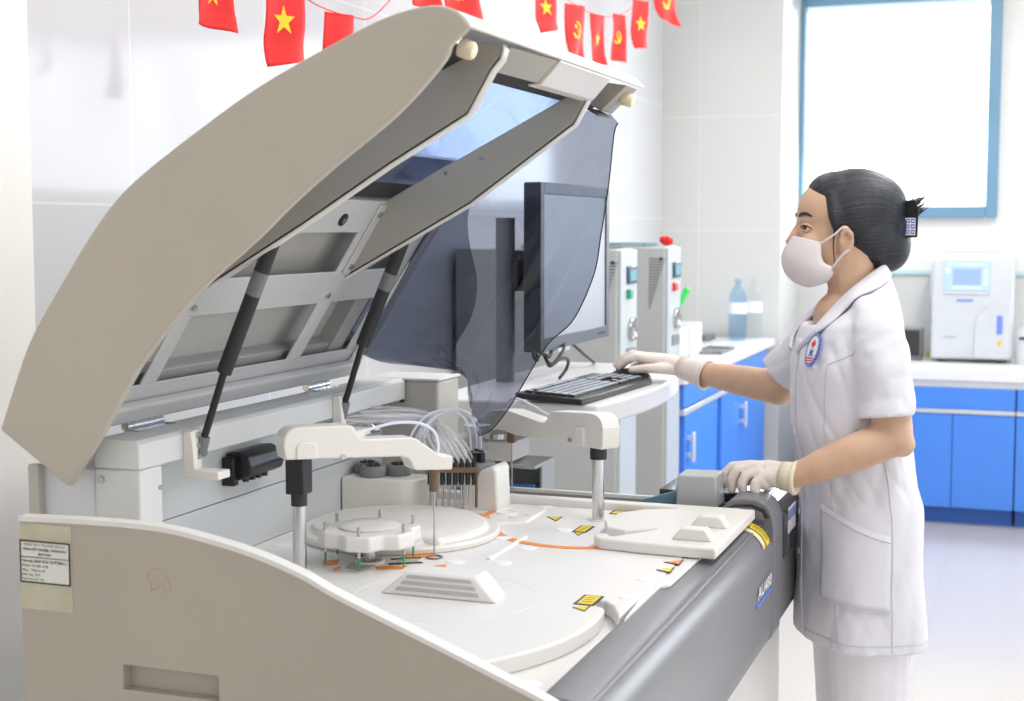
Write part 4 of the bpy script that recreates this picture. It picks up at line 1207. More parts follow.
    for i in range(41):
        u_ = i / 40
        t = .22 + .47 * u_
        s0 = .88 - .46 * math.sin(u_ * PI * .86)
        fold.append([film_pt(t, s0 + (1 - s0) * k / 24, .012 + .006 * math.sin(k / 24 * 11 + u_ * 7)) for k in range(25)])
    MB().grid(fold).build('film_fold', 'film', sh, ang=80)
    MB().tube([rows[i][0] for i in range(len(rows))], .0013, 6).build('film_edge', 'rubber', sh)

# ================================================================== cart, monitor, keyboard, mouse, drawers
def workstation():
    t = thing('computer_cart', (1.75, .66, 0), 'white trolley tray on a dark pole, holding the keyboard and monitor', 'trolley')
    fr = c2([(1.345, .335), (1.47, .316), (1.65, .300), (1.85, .303), (2.05, .325), (2.20, .375), (2.285, .46), (2.30, .60)], 6)
    MB().prism(fr + [(2.30, .74), (1.345, .74)], 'z', 1.046, 1.094).build('tray', 'tray', t, bevel=.006, seg=3)
    MB().box(1.56, 1.72, .42, .70, 1.005, 1.046).build('tray_bracket', 'steel', t, bevel=.003)
    MB().cyl((1.735, .69, .10), (1.735, .69, 1.50), .024, n=24).build('pole', mat('pole_grey', (.30, .30, .32), .4), t)
    b = MB().box(1.725, 1.745, .64, .68, 1.32, 1.42).box(1.67, 2.0, .635, .652, 1.33, 1.40)
    b.build('monitor_arm', 'navy', t, bevel=.002)
    b = MB()
    for k in range(5):
        a = k * 2 * PI / 5 + .3
        b.tube([(1.735, .69, .12), (1.735 + .09 * math.cos(a), .69 + .09 * math.sin(a), .10), (1.735 + .165 * math.cos(a), .69 + .165 * math.sin(a), .075)], [.03, .024, .018], 10)
    b.build('base', 'midgrey', t)
    for k in range(5):
        a = k * 2 * PI / 5 + .3
        x, y = 1.735 + .155 * math.cos(a), .69 + .155 * math.sin(a)
        MB().cyl((x - .012, y, .03), (x + .012, y, .03), .03, n=18).cyl((x, y, .03), (x, y, .078), .006, n=8).build('caster', 'rubber', t)
    # monitor
    x0, x1, y0, z0, z1 = 1.655, 2.245, .57, 1.175, 1.585
    t = thing('computer_monitor', (1.95, .60, z0), 'black widescreen computer monitor with a pale lit screen, above the keyboard', 'monitor')
    b = MB()
    b.box(x0, x1, y0 + .008, y0 + .045, z0, z1)
    b.prism([(x0 + .06, y0 + .045), (x1 - .06, y0 + .045), (x1 - .13, y0 + .066), (x0 + .13, y0 + .066)], 'z', z0 + .05, z1 - .05)
    b.build('casing', 'navy', t, bevel=.005)
    bz = MB()
    w = .028
    bz.box(x0, x0 + w, y0, y0 + .01, z0, z1).box(x1 - w, x1, y0, y0 + .01, z0, z1).box(x0 + w, x1 - w, y0, y0 + .01, z0, z0 + w * 1.15).box(x0 + w, x1 - w, y0, y0 + .01, z1 - w, z1)
    bz.build('bezel', 'navy', t, bevel=.0015)
    MB().box(x0 + w, x1 - w, y0 + .004, y0 + .0085, z0 + w * 1.15, z1 - w).build('screen', SCREEN, t)
    b = MB()
    for k in range(4):
        b.cyl((x1 - .10 + k * .018, y0 + .002, z0 + .014), (x1 - .10 + k * .018, y0 - .001, z0 + .014), .0035, n=10)
    b.build('buttons', 'rubber', t)
    b = MB().prism([(1.90, .605), (2.0, .605), (2.0, .632), (1.90, .632)], 'z', z0 - .02, z0 + .10)
    b.build('mount', 'alu', t, bevel=.003)
    # cables under the monitor
    for i, (pts, r, lab) in enumerate((
        ([(1.78, .62, 1.20), (1.76, .60, 1.165), (1.74, .57, 1.14), (1.80, .56, 1.17), (1.88, .58, 1.185), (2.0, .60, 1.17), (2.12, .60, 1.13), (2.2, .60, 1.105), (2.26, .62, 1.0985)], .0042, 'black cable looping from under the monitor to the right across the tray'),
        ([(1.76, .61, 1.19), (1.73, .58, 1.15), (1.70, .56, 1.14), (1.76, .55, 1.155), (1.81, .55, 1.145), (1.825, .56, 1.12), (1.80, .57, 1.0995)], .0042, 'short black cable loop hanging just behind the keyboard'),
        ([(1.69, .62, 1.19), (1.67, .585, 1.165), (1.64, .575, 1.158), (1.63, .58, 1.172), (1.66, .58, 1.178), (1.70, .57, 1.166), (1.74, .575, 1.16), (1.79, .585, 1.18)], .0045, 'grey-black coiled cable hanging under left corner of the monitor'))):
        o = MB().tube(pts, r, 8, sub=6).build('cable', 'rubber')
        tag(o, lab, 'cable')
    # keyboard
    ka = math.radians(-4.2)
    K0 = Vector((1.318, .362, 1.0945))
    def KF(u, v, w):
        return (K0.x + u * math.cos(ka) - v * math.sin(ka), K0.y + u * math.sin(ka) + v * math.cos(ka), K0.z + w + .10 * v * .5)
    t = thing('keyboard', tuple(KF(.235, .08, 0)), 'black computer keyboard lying on the white trolley tray', 'keyboard')
    L, D = .475, .158
    def kbox(mb, u0, u1, v0, v1, w0, w1):
        vs = [KF(a, b, c) for c in (w0, w1) for a, b in ((u0, v0), (u1, v0), (u1, v1), (u0, v1))]
        mb.add(vs, [(0, 3, 2, 1), (4, 5, 6, 7), (0, 1, 5, 4), (1, 2, 6, 5), (2, 3, 7, 6), (3, 0, 4, 7)])
    b = MB()
    kbox(b, 0, L, 0, D, .0, .014)
    b.build('base', 'black', t, bevel=.004)
    kc, kt = MB(), MB()
    pitch = .019
    rows = [(.030, [1.4, 1.2, 1.2, 5.6, 1.2, 1.2, 1.2, 1.4]), (.049, [2.2] + [1] * 10 + [2.2]), (.068, [1.7] + [1] * 11 + [1.7]), (.087, [1.5] + [1] * 12 + [1.0]), (.106, [1] * 13 + [1.6]), (.130, [1, .5] + [1] * 4 + [.3] + [1] * 4 + [.3] + [1] * 3)]
    for v, ks in rows:
        u = .012
        tot = sum(ks)
        s = 15.0 * pitch / tot
        for k in ks:
            w = k * s
            if k >= .9:
                kbox(kc, u + .001, u + w - .001, v - .008, v + .008, .012, .0195)
                kbox(kt, u + .0032, u + w - .0032, v - .005, v + .0062, .019, .0201)
            u += w
    for v in (.030, .049, .068, .087, .106):
        for j in range(7):
            u = .308 + j * .0205 + (.008 if j >= 3 else 0)
            if j < 3 and v in (.068,):
                continue
            if j in (0, 2) and v == .049:
                continue
            kbox(kc, u + .001, u + .0185, v - .008, v + .008, .012, .0195)
            kbox(kt, u + .0032, u + .0162, v - .005, v + .0062, .019, .0201)
    kc.build('keys', 'keycap', t, bevel=.001)
    kt.build('key_tops', 'keytop', t)
    # mouse
    c = Vector((1.872, .405, 1.0945))
    t = thing('computer_mouse', tuple(c), 'black computer mouse under the gloved hand on the tray', 'mouse')
    rot = Matrix.Rotation(math.radians(8), 3, 'Z')
    b = MB()
    b.ell(c + Vector((0, 0, .008)), (.030, .052, .022), 24, 14, rot).ell(c + Vector((0, -.012, .010)), (.029, .035, .024), 20, 12, rot)
    b.v = [Vector((p.x, p.y, max(p.z, c.z + .0008))) for p in b.v]
    b.build('body', 'black', t, ang=60)
    MB().cyl(c + Vector((-.004, .03, .026)), c + Vector((.004, .03, .026)), .007, n=14).build('wheel', 'midgrey', t)
    # drawer stack behind the machine
    t = thing('drawer_stack', (1.47, .72, 0), 'low pale drawer stand with dark open shelf behind the far probe arm', 'drawers')
    MB().box(1.402, 1.54, .50, .90, .02, .872).build('body', 'tower', t, bevel=.003)
    b = MB().box(1.402, 1.54, .496, .90, .872, .882).box(1.402, 1.54, .496, .90, .935, .944).box(1.45, 1.54, .496, .502, .88, .936).box(1.53, 1.54, .502, .90, .88, .936).box(1.41, 1.54, .88, .90, .88, .99)
    b.build('shelf', 'tower', t, bevel=.0015)
    MB().box(1.404, 1.41, .50, .88, .882, .90).build('shelf_front', 'cabblue_dark', t)
    d = MB().box(1.40, 1.52, .552, .72, .950, .992).box(1.408, 1.512, .56, .712, .992, .993)
    d.build('drawer', 'offwhite', t, bevel=.003)
    MB().lathe((1.44, .60, .993), [(.03, 0), (.034, .004), (.034, .016), (.02, .02)], 24).build('dish', 'chrome', t)
    b = MB().box(1.40, 1.52, .60, .88, .944, .950)
    b.build('runner', 'boxgrey', t)

# ================================================================== bunting
def bunting():
    def string(pts, label):
        o = MB().tube(pts, .0016, 6, sub=6).build('bunting_string', 'redcloth')
        tag(o, label, 'string', 'red strings carrying the flags')
    string([(0.40, 1.328, 2.22), (0.55, 1.16, 2.13), (0.782, 1.04, 2.05), (0.97, 1.04, 2.026), (1.259, 1.04, 2.040), (1.36, 1.04, 2.001), (1.466, 1.04, 1.988), (1.609, 1.04, 1.9886), (1.72, 1.04, 2.004), (1.88, 1.04, 2.10), (2.04, 1.04, 2.257)], 'thin red string across the upper left, carrying the near flags')
    string([(2.04, 1.04, 2.257), (2.305, 1.04, 2.257), (2.64, 1.04, 2.36)], 'thin red string above the raised hood, carrying two flags')
    string([(2.64, 1.04, 2.36), (3.074, 1.04, 2.3145), (3.3055, 1.04, 2.282), (3.52, 1.04, 2.2703), (3.794, 1.04, 2.283), (4.0, 1.04, 2.318), (4.216, 1.04, 2.383), (4.5066, 1.04, 2.50), (4.76, 1.04, 2.61), (5.2, 1.08, 2.74), (6.0, 1.2, 2.93)], 'thin red string hanging in a shallow arc right of the raised hood')
    star = [(math.cos(PI / 2 + k * PI / 5) * (1 if k % 2 == 0 else .40), math.sin(PI / 2 + k * PI / 5) * (1 if k % 2 == 0 else .40)) for k in range(10)]
    def sickle():
        out = []
        for i in range(17):
            a = math.radians(205 + i * 15.5)
            out.append((math.cos(a) * .82 - .02, math.sin(a) * .82 + .05))
        for i in range(17):
            a = math.radians(205 + (16 - i) * 15.5)
            k = .64 - .05 * math.sin(i / 16 * PI)
            out.append((math.cos(a) * k + .02 - .10 * (1 - abs(i / 8 - 1)), math.sin(a) * k + .07))
        hand = [(-.62, -.62), (-.50, -.74), (-.20, -.48), (-.34, -.36)]
        ham = [(-.42, .42), (-.24, .60), (-.02, .42), (.62, -.62), (.44, -.74), (-.16, .28), (-.28, .22)]
        return [out, hand, ham]
    flags = [(0.969, 2.026, .095, .146, 'star', .55, 'red flag with curled lower edge, leftmost along the top of the photo'),
             (1.259, 2.040, .112, .205, 'star', .75, 'large red flag with a yellow star and folded bottom, upper left'),
             (1.534, 1.987, .092, .171, 'plain', .2, 'small red flag half hidden behind the raised hood, upper left'),
             (2.042, 2.257, .129, .173, 'star', .2, 'red flag whose lower tip shows just above the hood, left of the emblem flag'),
             (2.305, 2.257, .151, .172, 'sickle', .4, 'red flag with hammer emblem just above the top of the hood'),
             (3.085, 2.314, .107, .186, 'star', .9, 'red star flag with a twisted lower corner, first right of the hood'),
             (3.411, 2.274, .114, .178, 'sickle', .3, 'red hammer-emblem flag, larger and first of the four in the arc'),
             (3.694, 2.277, .094, .180, 'star', .35, 'red star flag hanging lowest in the arc right of the hood'),
             (3.991, 2.318, .090, .175, 'sickle', .3, 'narrow red hammer-emblem flag between two star flags in the arc'),
             (4.318, 2.42, .113, .188, 'star', .3, 'red star flag at the rising end of the arc, beside the corner'),
             (4.76, 2.606, .190, .222, 'sickle', .6, 'red hammer-emblem flag at the room corner, cut by the top edge')]
    al = math.radians(20)
    for fi, (x, z, w, h, em, curl, lab) in enumerate(flags):
        e = Vector((math.cos(al), -math.sin(al), 0)); nn = Vector((-math.sin(al), -math.cos(al), 0))
        y = 1.04
        def P(u, v, off=0.0, fi=fi, x=x, z=z, w=w, h=h, curl=curl, e=e, nn=nn):
            wv = .010 * math.sin(u * 5 + v * 3.2 + fi * 1.7) * (.3 + v) + .016 * curl * math.sin(v * 4 + fi) * v
            cu = max(0, v - .68) / .32
            lift = curl * .9 * cu * cu * h * .25 * (.4 + .6 * u if fi % 2 else 1.0 - .6 * u)
            p = Vector((x, 1.04, z)) + e * ((u - .5) * w * (1 - .10 * v * curl)) + nn * (wv + cu * curl * .03 + off) + Vector((0, 0, -v * h * 1.10 + lift))
            p += e * (.012 * curl * v * math.sin(fi * 2.3))
            return p
        root = thing('flag', (x, 1.04, z), lab, 'flag', 'red bunting flags strung along the wall')
        G = MB().grid([[P(i / 10, j / 14) for i in range(11)] for j in range(15)])
        G.build('cloth', 'redcloth', root, solid=.0012, ang=80)
        if em != 'plain':
            polys = [star] if em == 'star' else sickle()
            b = MB()
            sc = .25 if em == 'star' else .27
            for side in (1, -1):
                for pl in polys:
                    pts = []
                    for i in range(len(pl)):
                        a, c = pl[i], pl[(i + 1) % len(pl)]
                        for k in range(3):
                            pts.append((a[0] + (c[0] - a[0]) * k / 3, a[1] + (c[1] - a[1]) * k / 3))
                    cen = (sum(p[0] for p in pl) / len(pl), sum(p[1] for p in pl) / len(pl))
                    W = [P(.5 + px * sc * 1.0, .47 - py * sc * (w / h) * 1.12, side * .0016) for px, py in pts]
                    b.add(W, [list(range(len(W)))])
            b.build('emblem', 'starcloth', root, ang=80)
SCREEN = 'screen'

# ================================================================== the nurse
NP = Vector((1.51, -0.19, 0.0))
NF = Vector((-0.3411, 0.9400, 0))     # the way she faces
NR = Vector((0.9400, 0.3411, 0))      # towards her right hand side
def W(a, b, c=0.0):
    return NP + NF * a + NR * c + Vector((0, 0, b))
NROT = Matrix((NF, NR, Vector((0, 0, 1)))).transposed()   # (a, c, b) radii -> world

# tunic sections: height, front, back, half width, forward tilt of the ring
TUNIC = [(0.600, 0.110, -0.150, 0.190, 0), (0.680, 0.115, -0.149, 0.188, 0), (0.780, 0.113, -0.145, 0.186, 0), (0.890, 0.112, -0.138, 0.182, 0), (0.985, 0.115, -0.120, 0.172, 0),
         (1.060, 0.133, -0.108, 0.168, 0), (1.130, 0.136, -0.102, 0.172, 0), (1.190, 0.137, -0.098, 0.176, 0), (1.240, 0.128, -0.094, 0.178, 0.05), (1.285, 0.112, -0.088, 0.172, .10),
         (1.315, 0.102, -0.080, 0.148, .30), (1.335, 0.092, -0.070, 0.112, .52), (1.345, 0.085, -0.060, 0.084, .74)]

def tunic_row(b):
    for p, q in zip(TUNIC, TUNIC[1:]):
        if b <= q[0]:
            t = max(0, (b - p[0]) / (q[0] - p[0]))
            return [p[k] + (q[k] - p[k]) * t for k in range(5)]
    return list(TUNIC[-1])

def tunic_pt(b, th, off=0.0):
    _, fr, bk, hw, tl = tunic_row(b)
    ca, ra = (fr + bk) / 2, (fr - bk) / 2 + off
    hw += off
    co, si = math.cos(th), math.sin(th)
    e = 2 / 2.35
    a = ca + ra * math.copysign(abs(co) ** e, co)
    c = hw * math.copysign(abs(si) ** e, si)
    # soft folds
    q_ = Vector((a * 8, c * 8, b * 6))
    f = 0.0035 * math.sin(th * 3 + b * 17) * math.sin(b * 9) + .006 * noise.noise(q_)
    # creases: sharp-crested drapes pulled towards the waist and the armholes
    w_ = noise.noise(Vector((th * 2.2 + b * 5.5, b * 3.0, 4.2)))
    f -= .0075 * max(0.0, 1 - abs(w_) * 5.0) * (.35 + .65 * min(1, abs(b - .78) * 2.2))
    f -= .0050 * max(0.0, 1 - abs(noise.noise(Vector((th * 3.0 - b * 9.0, b * 5.0, 9.1)))) * 6.0) * (1 if .9 < b < 1.25 else .3)
    if b < .95:
        f += .005 * math.sin(th * 5 + 1.0) * min(1, (.95 - b) / .3)
    a += f * co; c += f * si
    z = b - tl * (a - ca) * (1.6 if a > ca else .75)
    return W(a, z, c)

def nurse():
    R = thing('person', tuple(NP), 'nurse in white short-sleeved uniform, mask and latex gloves, typing beside the machine', 'person')
    # ---------------------------------------------------------- body: one continuous skin
    b = MB()
    E_ = lambda a, z, c, ra, rz, rc: b.ell(W(a, z, c), (ra, rc, rz), 28, 18, NROT)
    E_(.030, 1.507, 0, .100, .085, .072)
    E_(.060, 1.452, 0, .069, .088, .058)
    E_(.092, 1.382, 0, .030, .024, .026)
    E_(.060, 1.402, 0, .050, .040, .048)
    E_(.107, 1.492, 0, .024, .012, .044)
    b.cap(W(.126, 1.480, 0), W(.143, 1.446, 0), .008, .012)
    E_(.100, 1.445, -.030, .028, .022, .022); E_(.100, 1.445, .030, .028, .022, .022)
    for s in (-1, 1):       # ears: rim, lobe and bowl
        b.tube([W(.052, 1.440, s * .066), W(.054, 1.458, s * .072), W(.046, 1.471, s * .077), W(.034, 1.466, s * .080), W(.030, 1.448, s * .078), W(.036, 1.430, s * .073), W(.046, 1.422, s * .068)], [.005, .005, .0055, .006, .0058, .006, .0065], 8, sub=4)
        E_(.043, 1.444, s * .066, .011, .020, .006)
        E_(.047, 1.422, s * .066, .008, .008, .006)
    b.chain([W(.012, 1.43, 0), W(.014, 1.36, 0), W(.000, 1.29, 0)], [.052, .049, .056])
    E_(.012, 1.23, 0, .070, .10, .125)
    E_(.040, 1.285, 0, .052, .055, .060)
    E_(.008, 1.05, 0, .085, .18, .130)
    E_(-.005, .86, 0, .100, .14, .155)
    # near (left) arm
    SH, EL, WR = W(-.004, 1.275, -.150), W(-.030, 1.056, -.205), W(.170, .968, -.171)
    b.chain([W(0, 1.27, -.10), SH, W(-.020, 1.17, -.190), EL], [.042, .040, .042, .040])
    b.chain([EL, W(.048, 1.026, -.205), W(.112, .998, -.195), WR], [.039, .0385, .032, .0245])
    b.ell(W(-.048, 1.043, -.203), .027)
    # far (right) arm
    SH2, EL2, WR2 = W(.008, 1.275, .150), W(.118, 1.108, .235), W(.292, 1.124, .455)
    b.chain([W(0, 1.27, .10), SH2, W(.06, 1.20, .200), EL2], [.042, .040, .042, .041])
    b.chain([EL2, W(.175, 1.114, .305), W(.235, 1.120, .385), WR2], [.040, .038, .032, .0245])
    # legs
    for s in (-1, 1):
        b.chain([W(-.01, .84, s * .085), W(.0, .48, s * .088), W(-.025, .09, s * .090)], [.070, .045, .036])
        b.chain([W(-.03, .06, s * .09), W(.09, .04, s * .10)], [.036, .030])
    body = fused(b, 'body', 'skin', R, .005, 6)
    # eyes, brows, lashes
    for s in (-1, 1):
        e = MB().ell(W(.1085, 1.4755, s * .0285), .0115, 18, 12).build('eye', 'eyewhite', body)
        MB().ell(W(.1150, 1.4755, s * .0300), (.0062), 14, 10).build('iris', 'iris', e)
        up, dn = MB(), MB()
        up.tube([W(.1235, 1.4745, s * .0185), W(.1225, 1.4805, s * .0255), W(.1165, 1.4820, s * .0345), W(.1060, 1.4755, s * .0425)], [.0022, .0036, .0038, .0024], 10, sub=6)
        up.build('eyelid', 'skin', body)
        dn.tube([W(.1225, 1.4735, s * .0190), W(.1200, 1.4690, s * .0265), W(.1140, 1.4688, s * .0345), W(.1055, 1.4745, s * .0420)], [.0022, .0032, .0032, .0022], 10, sub=6)
        dn.build('lower_eyelid', 'skin', body)
        MB().tube([W(.1260, 1.4760, s * .0205), W(.1258, 1.4790, s * .0270), W(.1190, 1.4795, s * .0365), W(.1075, 1.4745, s * .0440)], [.0007, .0014, .0015, .0007], 8, sub=5).build('eyelashes', 'hair', body)
        MB().tube([W(.1292, 1.5000, s * .013), W(.1262, 1.5045, s * .024), W(.1180, 1.505, s * .036), W(.1070, 1.4985, s * .046)], [.0018, .0034, .0032, .001], 8, sub=5).build('eyebrow', 'hair', body)
    # ---------------------------------------------------------- hair with a bun and a claw clip
    b = MB()
    E_(.006, 1.513, 0, .110, .088, .0805)
    E_(.050, 1.547, 0, .060, .0475, .064)
    E_(-.020, 1.470, 0, .072, .070, .0720)
    E_(-.030, 1.435, 0, .050, .045, .056)
    E_(-.064, 1.441, 0, .048, .060, .052)
    E_(-.070, 1.478, 0, .045, .050, .048)
    E_(-.044, 1.412, 0, .036, .030, .042)
    for s in (-1, 1):
        b.tube([W(.070, 1.545, s * .052), W(.066, 1.500, s * .068), W(.062, 1.465, s * .066)], [.012, .012, .004], 8, sub=4)
    hr = fused(b, 'hair', 'combed', R, .004, 5)
    at = hr.data.attributes.new('strand', 'FLOAT', 'POINT')
    q = W(-.085, 1.485, 0) - NP
    for v in hr.data.vertices:
        r_ = v.co - q
        at.data[v.index].value = math.atan2(r_.z, r_.dot(NR)) + .15 * noise.noise(v.co * 12)
    random.seed(5)
    st = MB()
    for s in (-1, 1):
        st.tube([W(.064, 1.475, s * .066), W(.067, 1.44, s * .0675), W(.064, 1.405, s * .066), W(.066, 1.385, s * .063)], [.0022, .0014, .0011, .0006], 6, sub=5)
    st.build('hair_strands', 'hair', hr)
    # tuft escaping from the clip
    tf = MB()
    for i in range(26):
        a0, c0 = -.084 + .014 * random.random(), -.03 + .05 * random.random()
        z0 = 1.485 + .035 * random.random()
        tf.tube([W(a0, z0, c0), W(a0 - .022 - .012 * random.random(), z0 + .018 * random.random(), c0 + .01 * (random.random() - .5)), W(a0 - .045 - .02 * random.random(), z0 + .022 + .02 * (random.random() - .35), c0 + .02 * (random.random() - .5))], [.006, .0045, .0006], 6, sub=3)
    tf.build('hair_tuft', 'hair', hr)
    cl = MB()
    cl.slab([(-.020, -.036), (.020, -.038), (.022, .020), (.012, .040), (-.012, .040), (-.022, .020)], lambda u, v, w: W(-.098 + u * .62, 1.492 + v, -.040 - w + u * .5), 0, .006)
    for k in range(5):
        cl.tube([W(-.088 + k * .003, 1.530 - k * .004, -.032 + k * .012), W(-.078 + k * .002, 1.545 - k * .003, -.024 + k * .012), W(-.066 + k * .002, 1.540, -.02 + k * .01)], [.004, .0035, .002], 7, sub=3)
    clip = cl.build('hair_clip', 'black', R, bevel=.002)
    b = MB()
    pf = lambda u, v, w: W(-.098 + u * .62, 1.478 + v, -.0465 - w + u * .5)
    b.slab([(-.013, -.018), (.015, -.018), (.015, .018), (-.013, .018)], pf, 0, .0012)
    b.build('clip_plate', 'dot', clip)
    b = MB()
    for i in range(2):
        for j in range(3):
            u, v = -.0105 + i * .0135, -.0155 + j * .0115
            b.slab([(u, v), (u + .010, v), (u + .010, v + .0085), (u, v + .0085)], pf, .001, .0018)
    b.build('clip_pattern', 'badgeblue', clip)
    b = MB()
    for i in range(2):
        for j in range(3):
            u, v = -.0080 + i * .0135, -.0130 + j * .0115
            b.slab([(u, v), (u + .005, v), (u + .005, v + .0035), (u, v + .0035)], pf, .0016, .0024)
    b.build('clip_pattern_dots', 'dot', clip)
    # ---------------------------------------------------------- face mask
    front = catmull([(.1395, 1.458, 0), (.1520, 1.437, 0), (.1600, 1.413, 0), (.1575, 1.392, 0), (.1470, 1.373, 0), (.1290, 1.358, 0), (.1060, 1.350, 0)], 4)
    side = catmull([(.092, 1.4455, .060), (.091, 1.434, .062), (.090, 1.416, .0625), (.083, 1.402, .0630), (.066, 1.393, .0635), (.066, 1.376, .057), (.074, 1.362, .044)], 4)
    rows = []
    for p, q in zip(front, side):
        row = []
        for i in range(-12, 13):
            t = i / 12
            th = abs(t) * PI / 2
            k = math.cos(th) ** .80
            a = q.x + (p.x - q.x) * k
            z = q.y + (p.y - q.y) * k
            row.append(W(a, z, math.copysign(q.z * math.sin(th) ** .92, t)))
        rows.append(row)
    mk = MB().grid(rows).build('face_mask', 'mask', R, solid=.0022, ang=80)
    for sg in (-1, 1):
        s = MB()
        s.tube([W(.093, 1.443, sg * .0605), W(.080, 1.452, sg * .068), W(.064, 1.4635, sg * .0735), W(.052, 1.475, sg * .076), W(.040, 1.475, sg * .0765)], .0021, 6, sub=4)
        s.tube([W(.067, 1.393, sg * .0640), W(.058, 1.408, sg * .0715), W(.048, 1.421, sg * .0765), W(.036, 1.430, sg * .078)], .0021, 6, sub=4)
        s.build('ear_loop', 'mask', mk)
    # ---------------------------------------------------------- tunic
    rows = []
    NB = 90
    for j in range(NB + 1):
        z = .600 + (1.345 - .600) * j / NB
        rows.append([tunic_pt(z, -PI + 2 * PI * i / 120) for i in range(120)])
    tn = MB().grid(rows, closed=True)
    k0 = len(rows) - 1
    tn.f.append(list(range(120))[::-1])
    tn.f.append([k0 * 120 + i for i in range(120)])
    def sleeve(path, rs):
        o0 = len(tn.v)
        tn.tube(path, rs, 28, caps=True, sub=5)
        for i in range(o0, len(tn.v)):
            q = tn.v[i] - NP
            tn.v[i] = tn.v[i] + Vector((noise.noise(q * 13), noise.noise(q * 13 + Vector((5, 1, 2))), 0)) * .007 - (tn.v[i] - W(-.01, tn.v[i].z, -.19 if q.dot(NR) < 0 else .2)).normalized() * .005 * max(0.0, 1 - abs(noise.noise(Vector((q.x * 9, q.y * 9, q.z * 22)))) * 6.0)
    sleeve([W(.006, 1.308, -.075), W(.002, 1.296, -.122), W(-.004, 1.268, -.160), W(-.008, 1.225, -.181), W(-.014, 1.160, -.192), W(-.018, 1.097, -.201)], [.030, .043, .051, .053, .0545, .0575])
    sleeve([W(.006, 1.308, .075), W(.006, 1.296, .122), W(.022, 1.266, .160), W(.050, 1.225, .183), W(.085, 1.175, .208), W(.116, 1.136, .228)], [.030, .043, .051, .053, .053, .056])
    tunic = fused(tn, 'tunic', 'coat', R, .0042, 6)
    bvh = BVHTree.FromPolygons([v.co for v in tunic.data.vertices], [list(p.vertices) for p in tunic.data.polygons])
    def snap(p, off):
        q, nrm, i, dist = bvh.find_nearest(p - NP)
        return q + nrm * off + NP
    def tp(z, th, off=0.0):
        return snap(tunic_pt(z, th, .004), off)
    # sleeve hem stitch lines, princess seams, pocket, placket, buttons
    sm = MB()
    def line(pts, r=.0011):
        sm.tube(pts, r, 5)
    for th in (-.95, .95):
        line([tp(.612 + (1.20 - .612) * i / 40, th + .10 * math.sin(i / 40 * PI)  , .0006) for i in range(41)])
    line([tp(.606 + (1.03 - .606) * i / 30, -1.72  , .0006) for i in range(31)])
    line([tp(.622, -PI + 2 * PI * i / 60  , .0006) for i in range(61)])
    line([tp(1.20 + .032 * i / 12, -.95 - .55 * i / 12  , .0006) for i in range(13)])
    sm.build('seams', 'seam', tunic)
    # patch pocket on her left side
    rows = []
    for j in range(13):
        t = j / 12
        row = []
        for i in range(19):
            s_ = i / 18
            th = -.62 - 1.06 * s_
            z0 = .712 - .020 * s_
            z1 = .908 - .058 * s_
            row.append(tp(z0 + (z1 - z0) * t, th, .0030))
        rows.append(row)
    pk = MB().grid(rows).build('pocket', 'coat', tunic, solid=.003, ang=80)
    e = MB()
    e.tube([tp(.895 - .058 * i / 18, -.62 - 1.06 * i / 18, .0048) for i in range(19)], .0012, 5)
    e.build('pocket_seam', 'seam', pk)
    e = MB()
    e.tube([tp(.712 - .020 * i / 18, -.62 - 1.06 * i / 18, .0048) for i in range(19)], .0013, 5)
    e.build('pocket_seam', 'seam', pk)
    pl = MB().grid([[tp(.604 + (1.255 - .604) * j / 40, -.16 + .22 * i / 6, .0016) for i in range(7)] for j in range(41)])
    pl.build('placket', 'coat', tunic, solid=.002, ang=80)
    for z in (1.21, 1.125, 1.04, .955, .87, .785):
        p, q = tp(z, -.07, .0026), tp(z, -.07, .0066)
        MB().lathe(p, [(.0062, 0), (.0066, .0012), (.0055, .0024), (.003, .0018)], 16, axis=tuple(q - p)).build('button', 'dot', tunic)
    # collar and lapels
    for s in (-1, 1):
        T_ = lambda b_, th, off: tp(b_, s * th, off)
        inn = catmull([W(-.052, 1.400, 0), W(-.046, 1.397, s * .030), W(-.014, 1.380, s * .056), W(.030, 1.345, s * .060), W(.064, 1.308, s * .048), T_(1.262, .30, .004), T_(1.222, .06, .004)], 6)
        out = catmull([T_(1.332, PI, .005), T_(1.329, 2.55, .005), T_(1.318, 2.0, .006), T_(1.304, 1.55, .007), T_(1.292, 1.12, .007), T_(1.270, .62, .006), T_(1.214, .12, .004)], 6)
        wd = [.55 + .45 * max(0, (i / (len(inn) - 1) - .62) / .38) for i in range(len(inn))]
        out = [p.lerp(q, w) + (snap(p.lerp(q, w), .007) - p.lerp(q, w)) * .35 for p, q, w in zip(inn, out, wd)]
        rows = []
        for k in range(9):
            t = k / 8
            row = []
            for p, q in zip(inn, out):
                m_ = p.lerp(q, t)
                row.append(m_ + Vector((0, 0, .006 * math.sin(t * PI))) + (NR * s * .005 + NF * .003) * math.sin(t * PI))
            rows.append(row)
        MB().grid(rows).build('collar', 'coat', tunic, solid=.0032, ang=60)
    # round hospital badge on the left chest
    cb, ct = 1.232, -.60
    o = tp(cb, ct, .0035)
    du = (tunic_pt(cb, ct - .05, .0045) - tunic_pt(cb, ct + .05, .0045)).normalized()
    dv = (tunic_pt(cb + .02, ct, .0045) - tunic_pt(cb - .02, ct, .0045)).normalized()
    dn = dv.cross(du).normalized()
    if dn.dot(o - W(0, cb, 0)) < 0:
        dn = -dn
    B_ = lambda u, v, w: o + du * u + dv * v + dn * w
    ell = lambda ra, rb, k=36: [(ra * math.cos(2 * PI * i / k), rb * math.sin(2 * PI * i / k)) for i in range(k)]
    bd = MB().slab(ell(.025, .036), B_, -.001, .0014).build('badge', 'badgeblue', tunic)
    MB().slab(ell(.0195, .029), B_, .001, .0020).build('badge_white', 'dot', bd)
    r = MB()
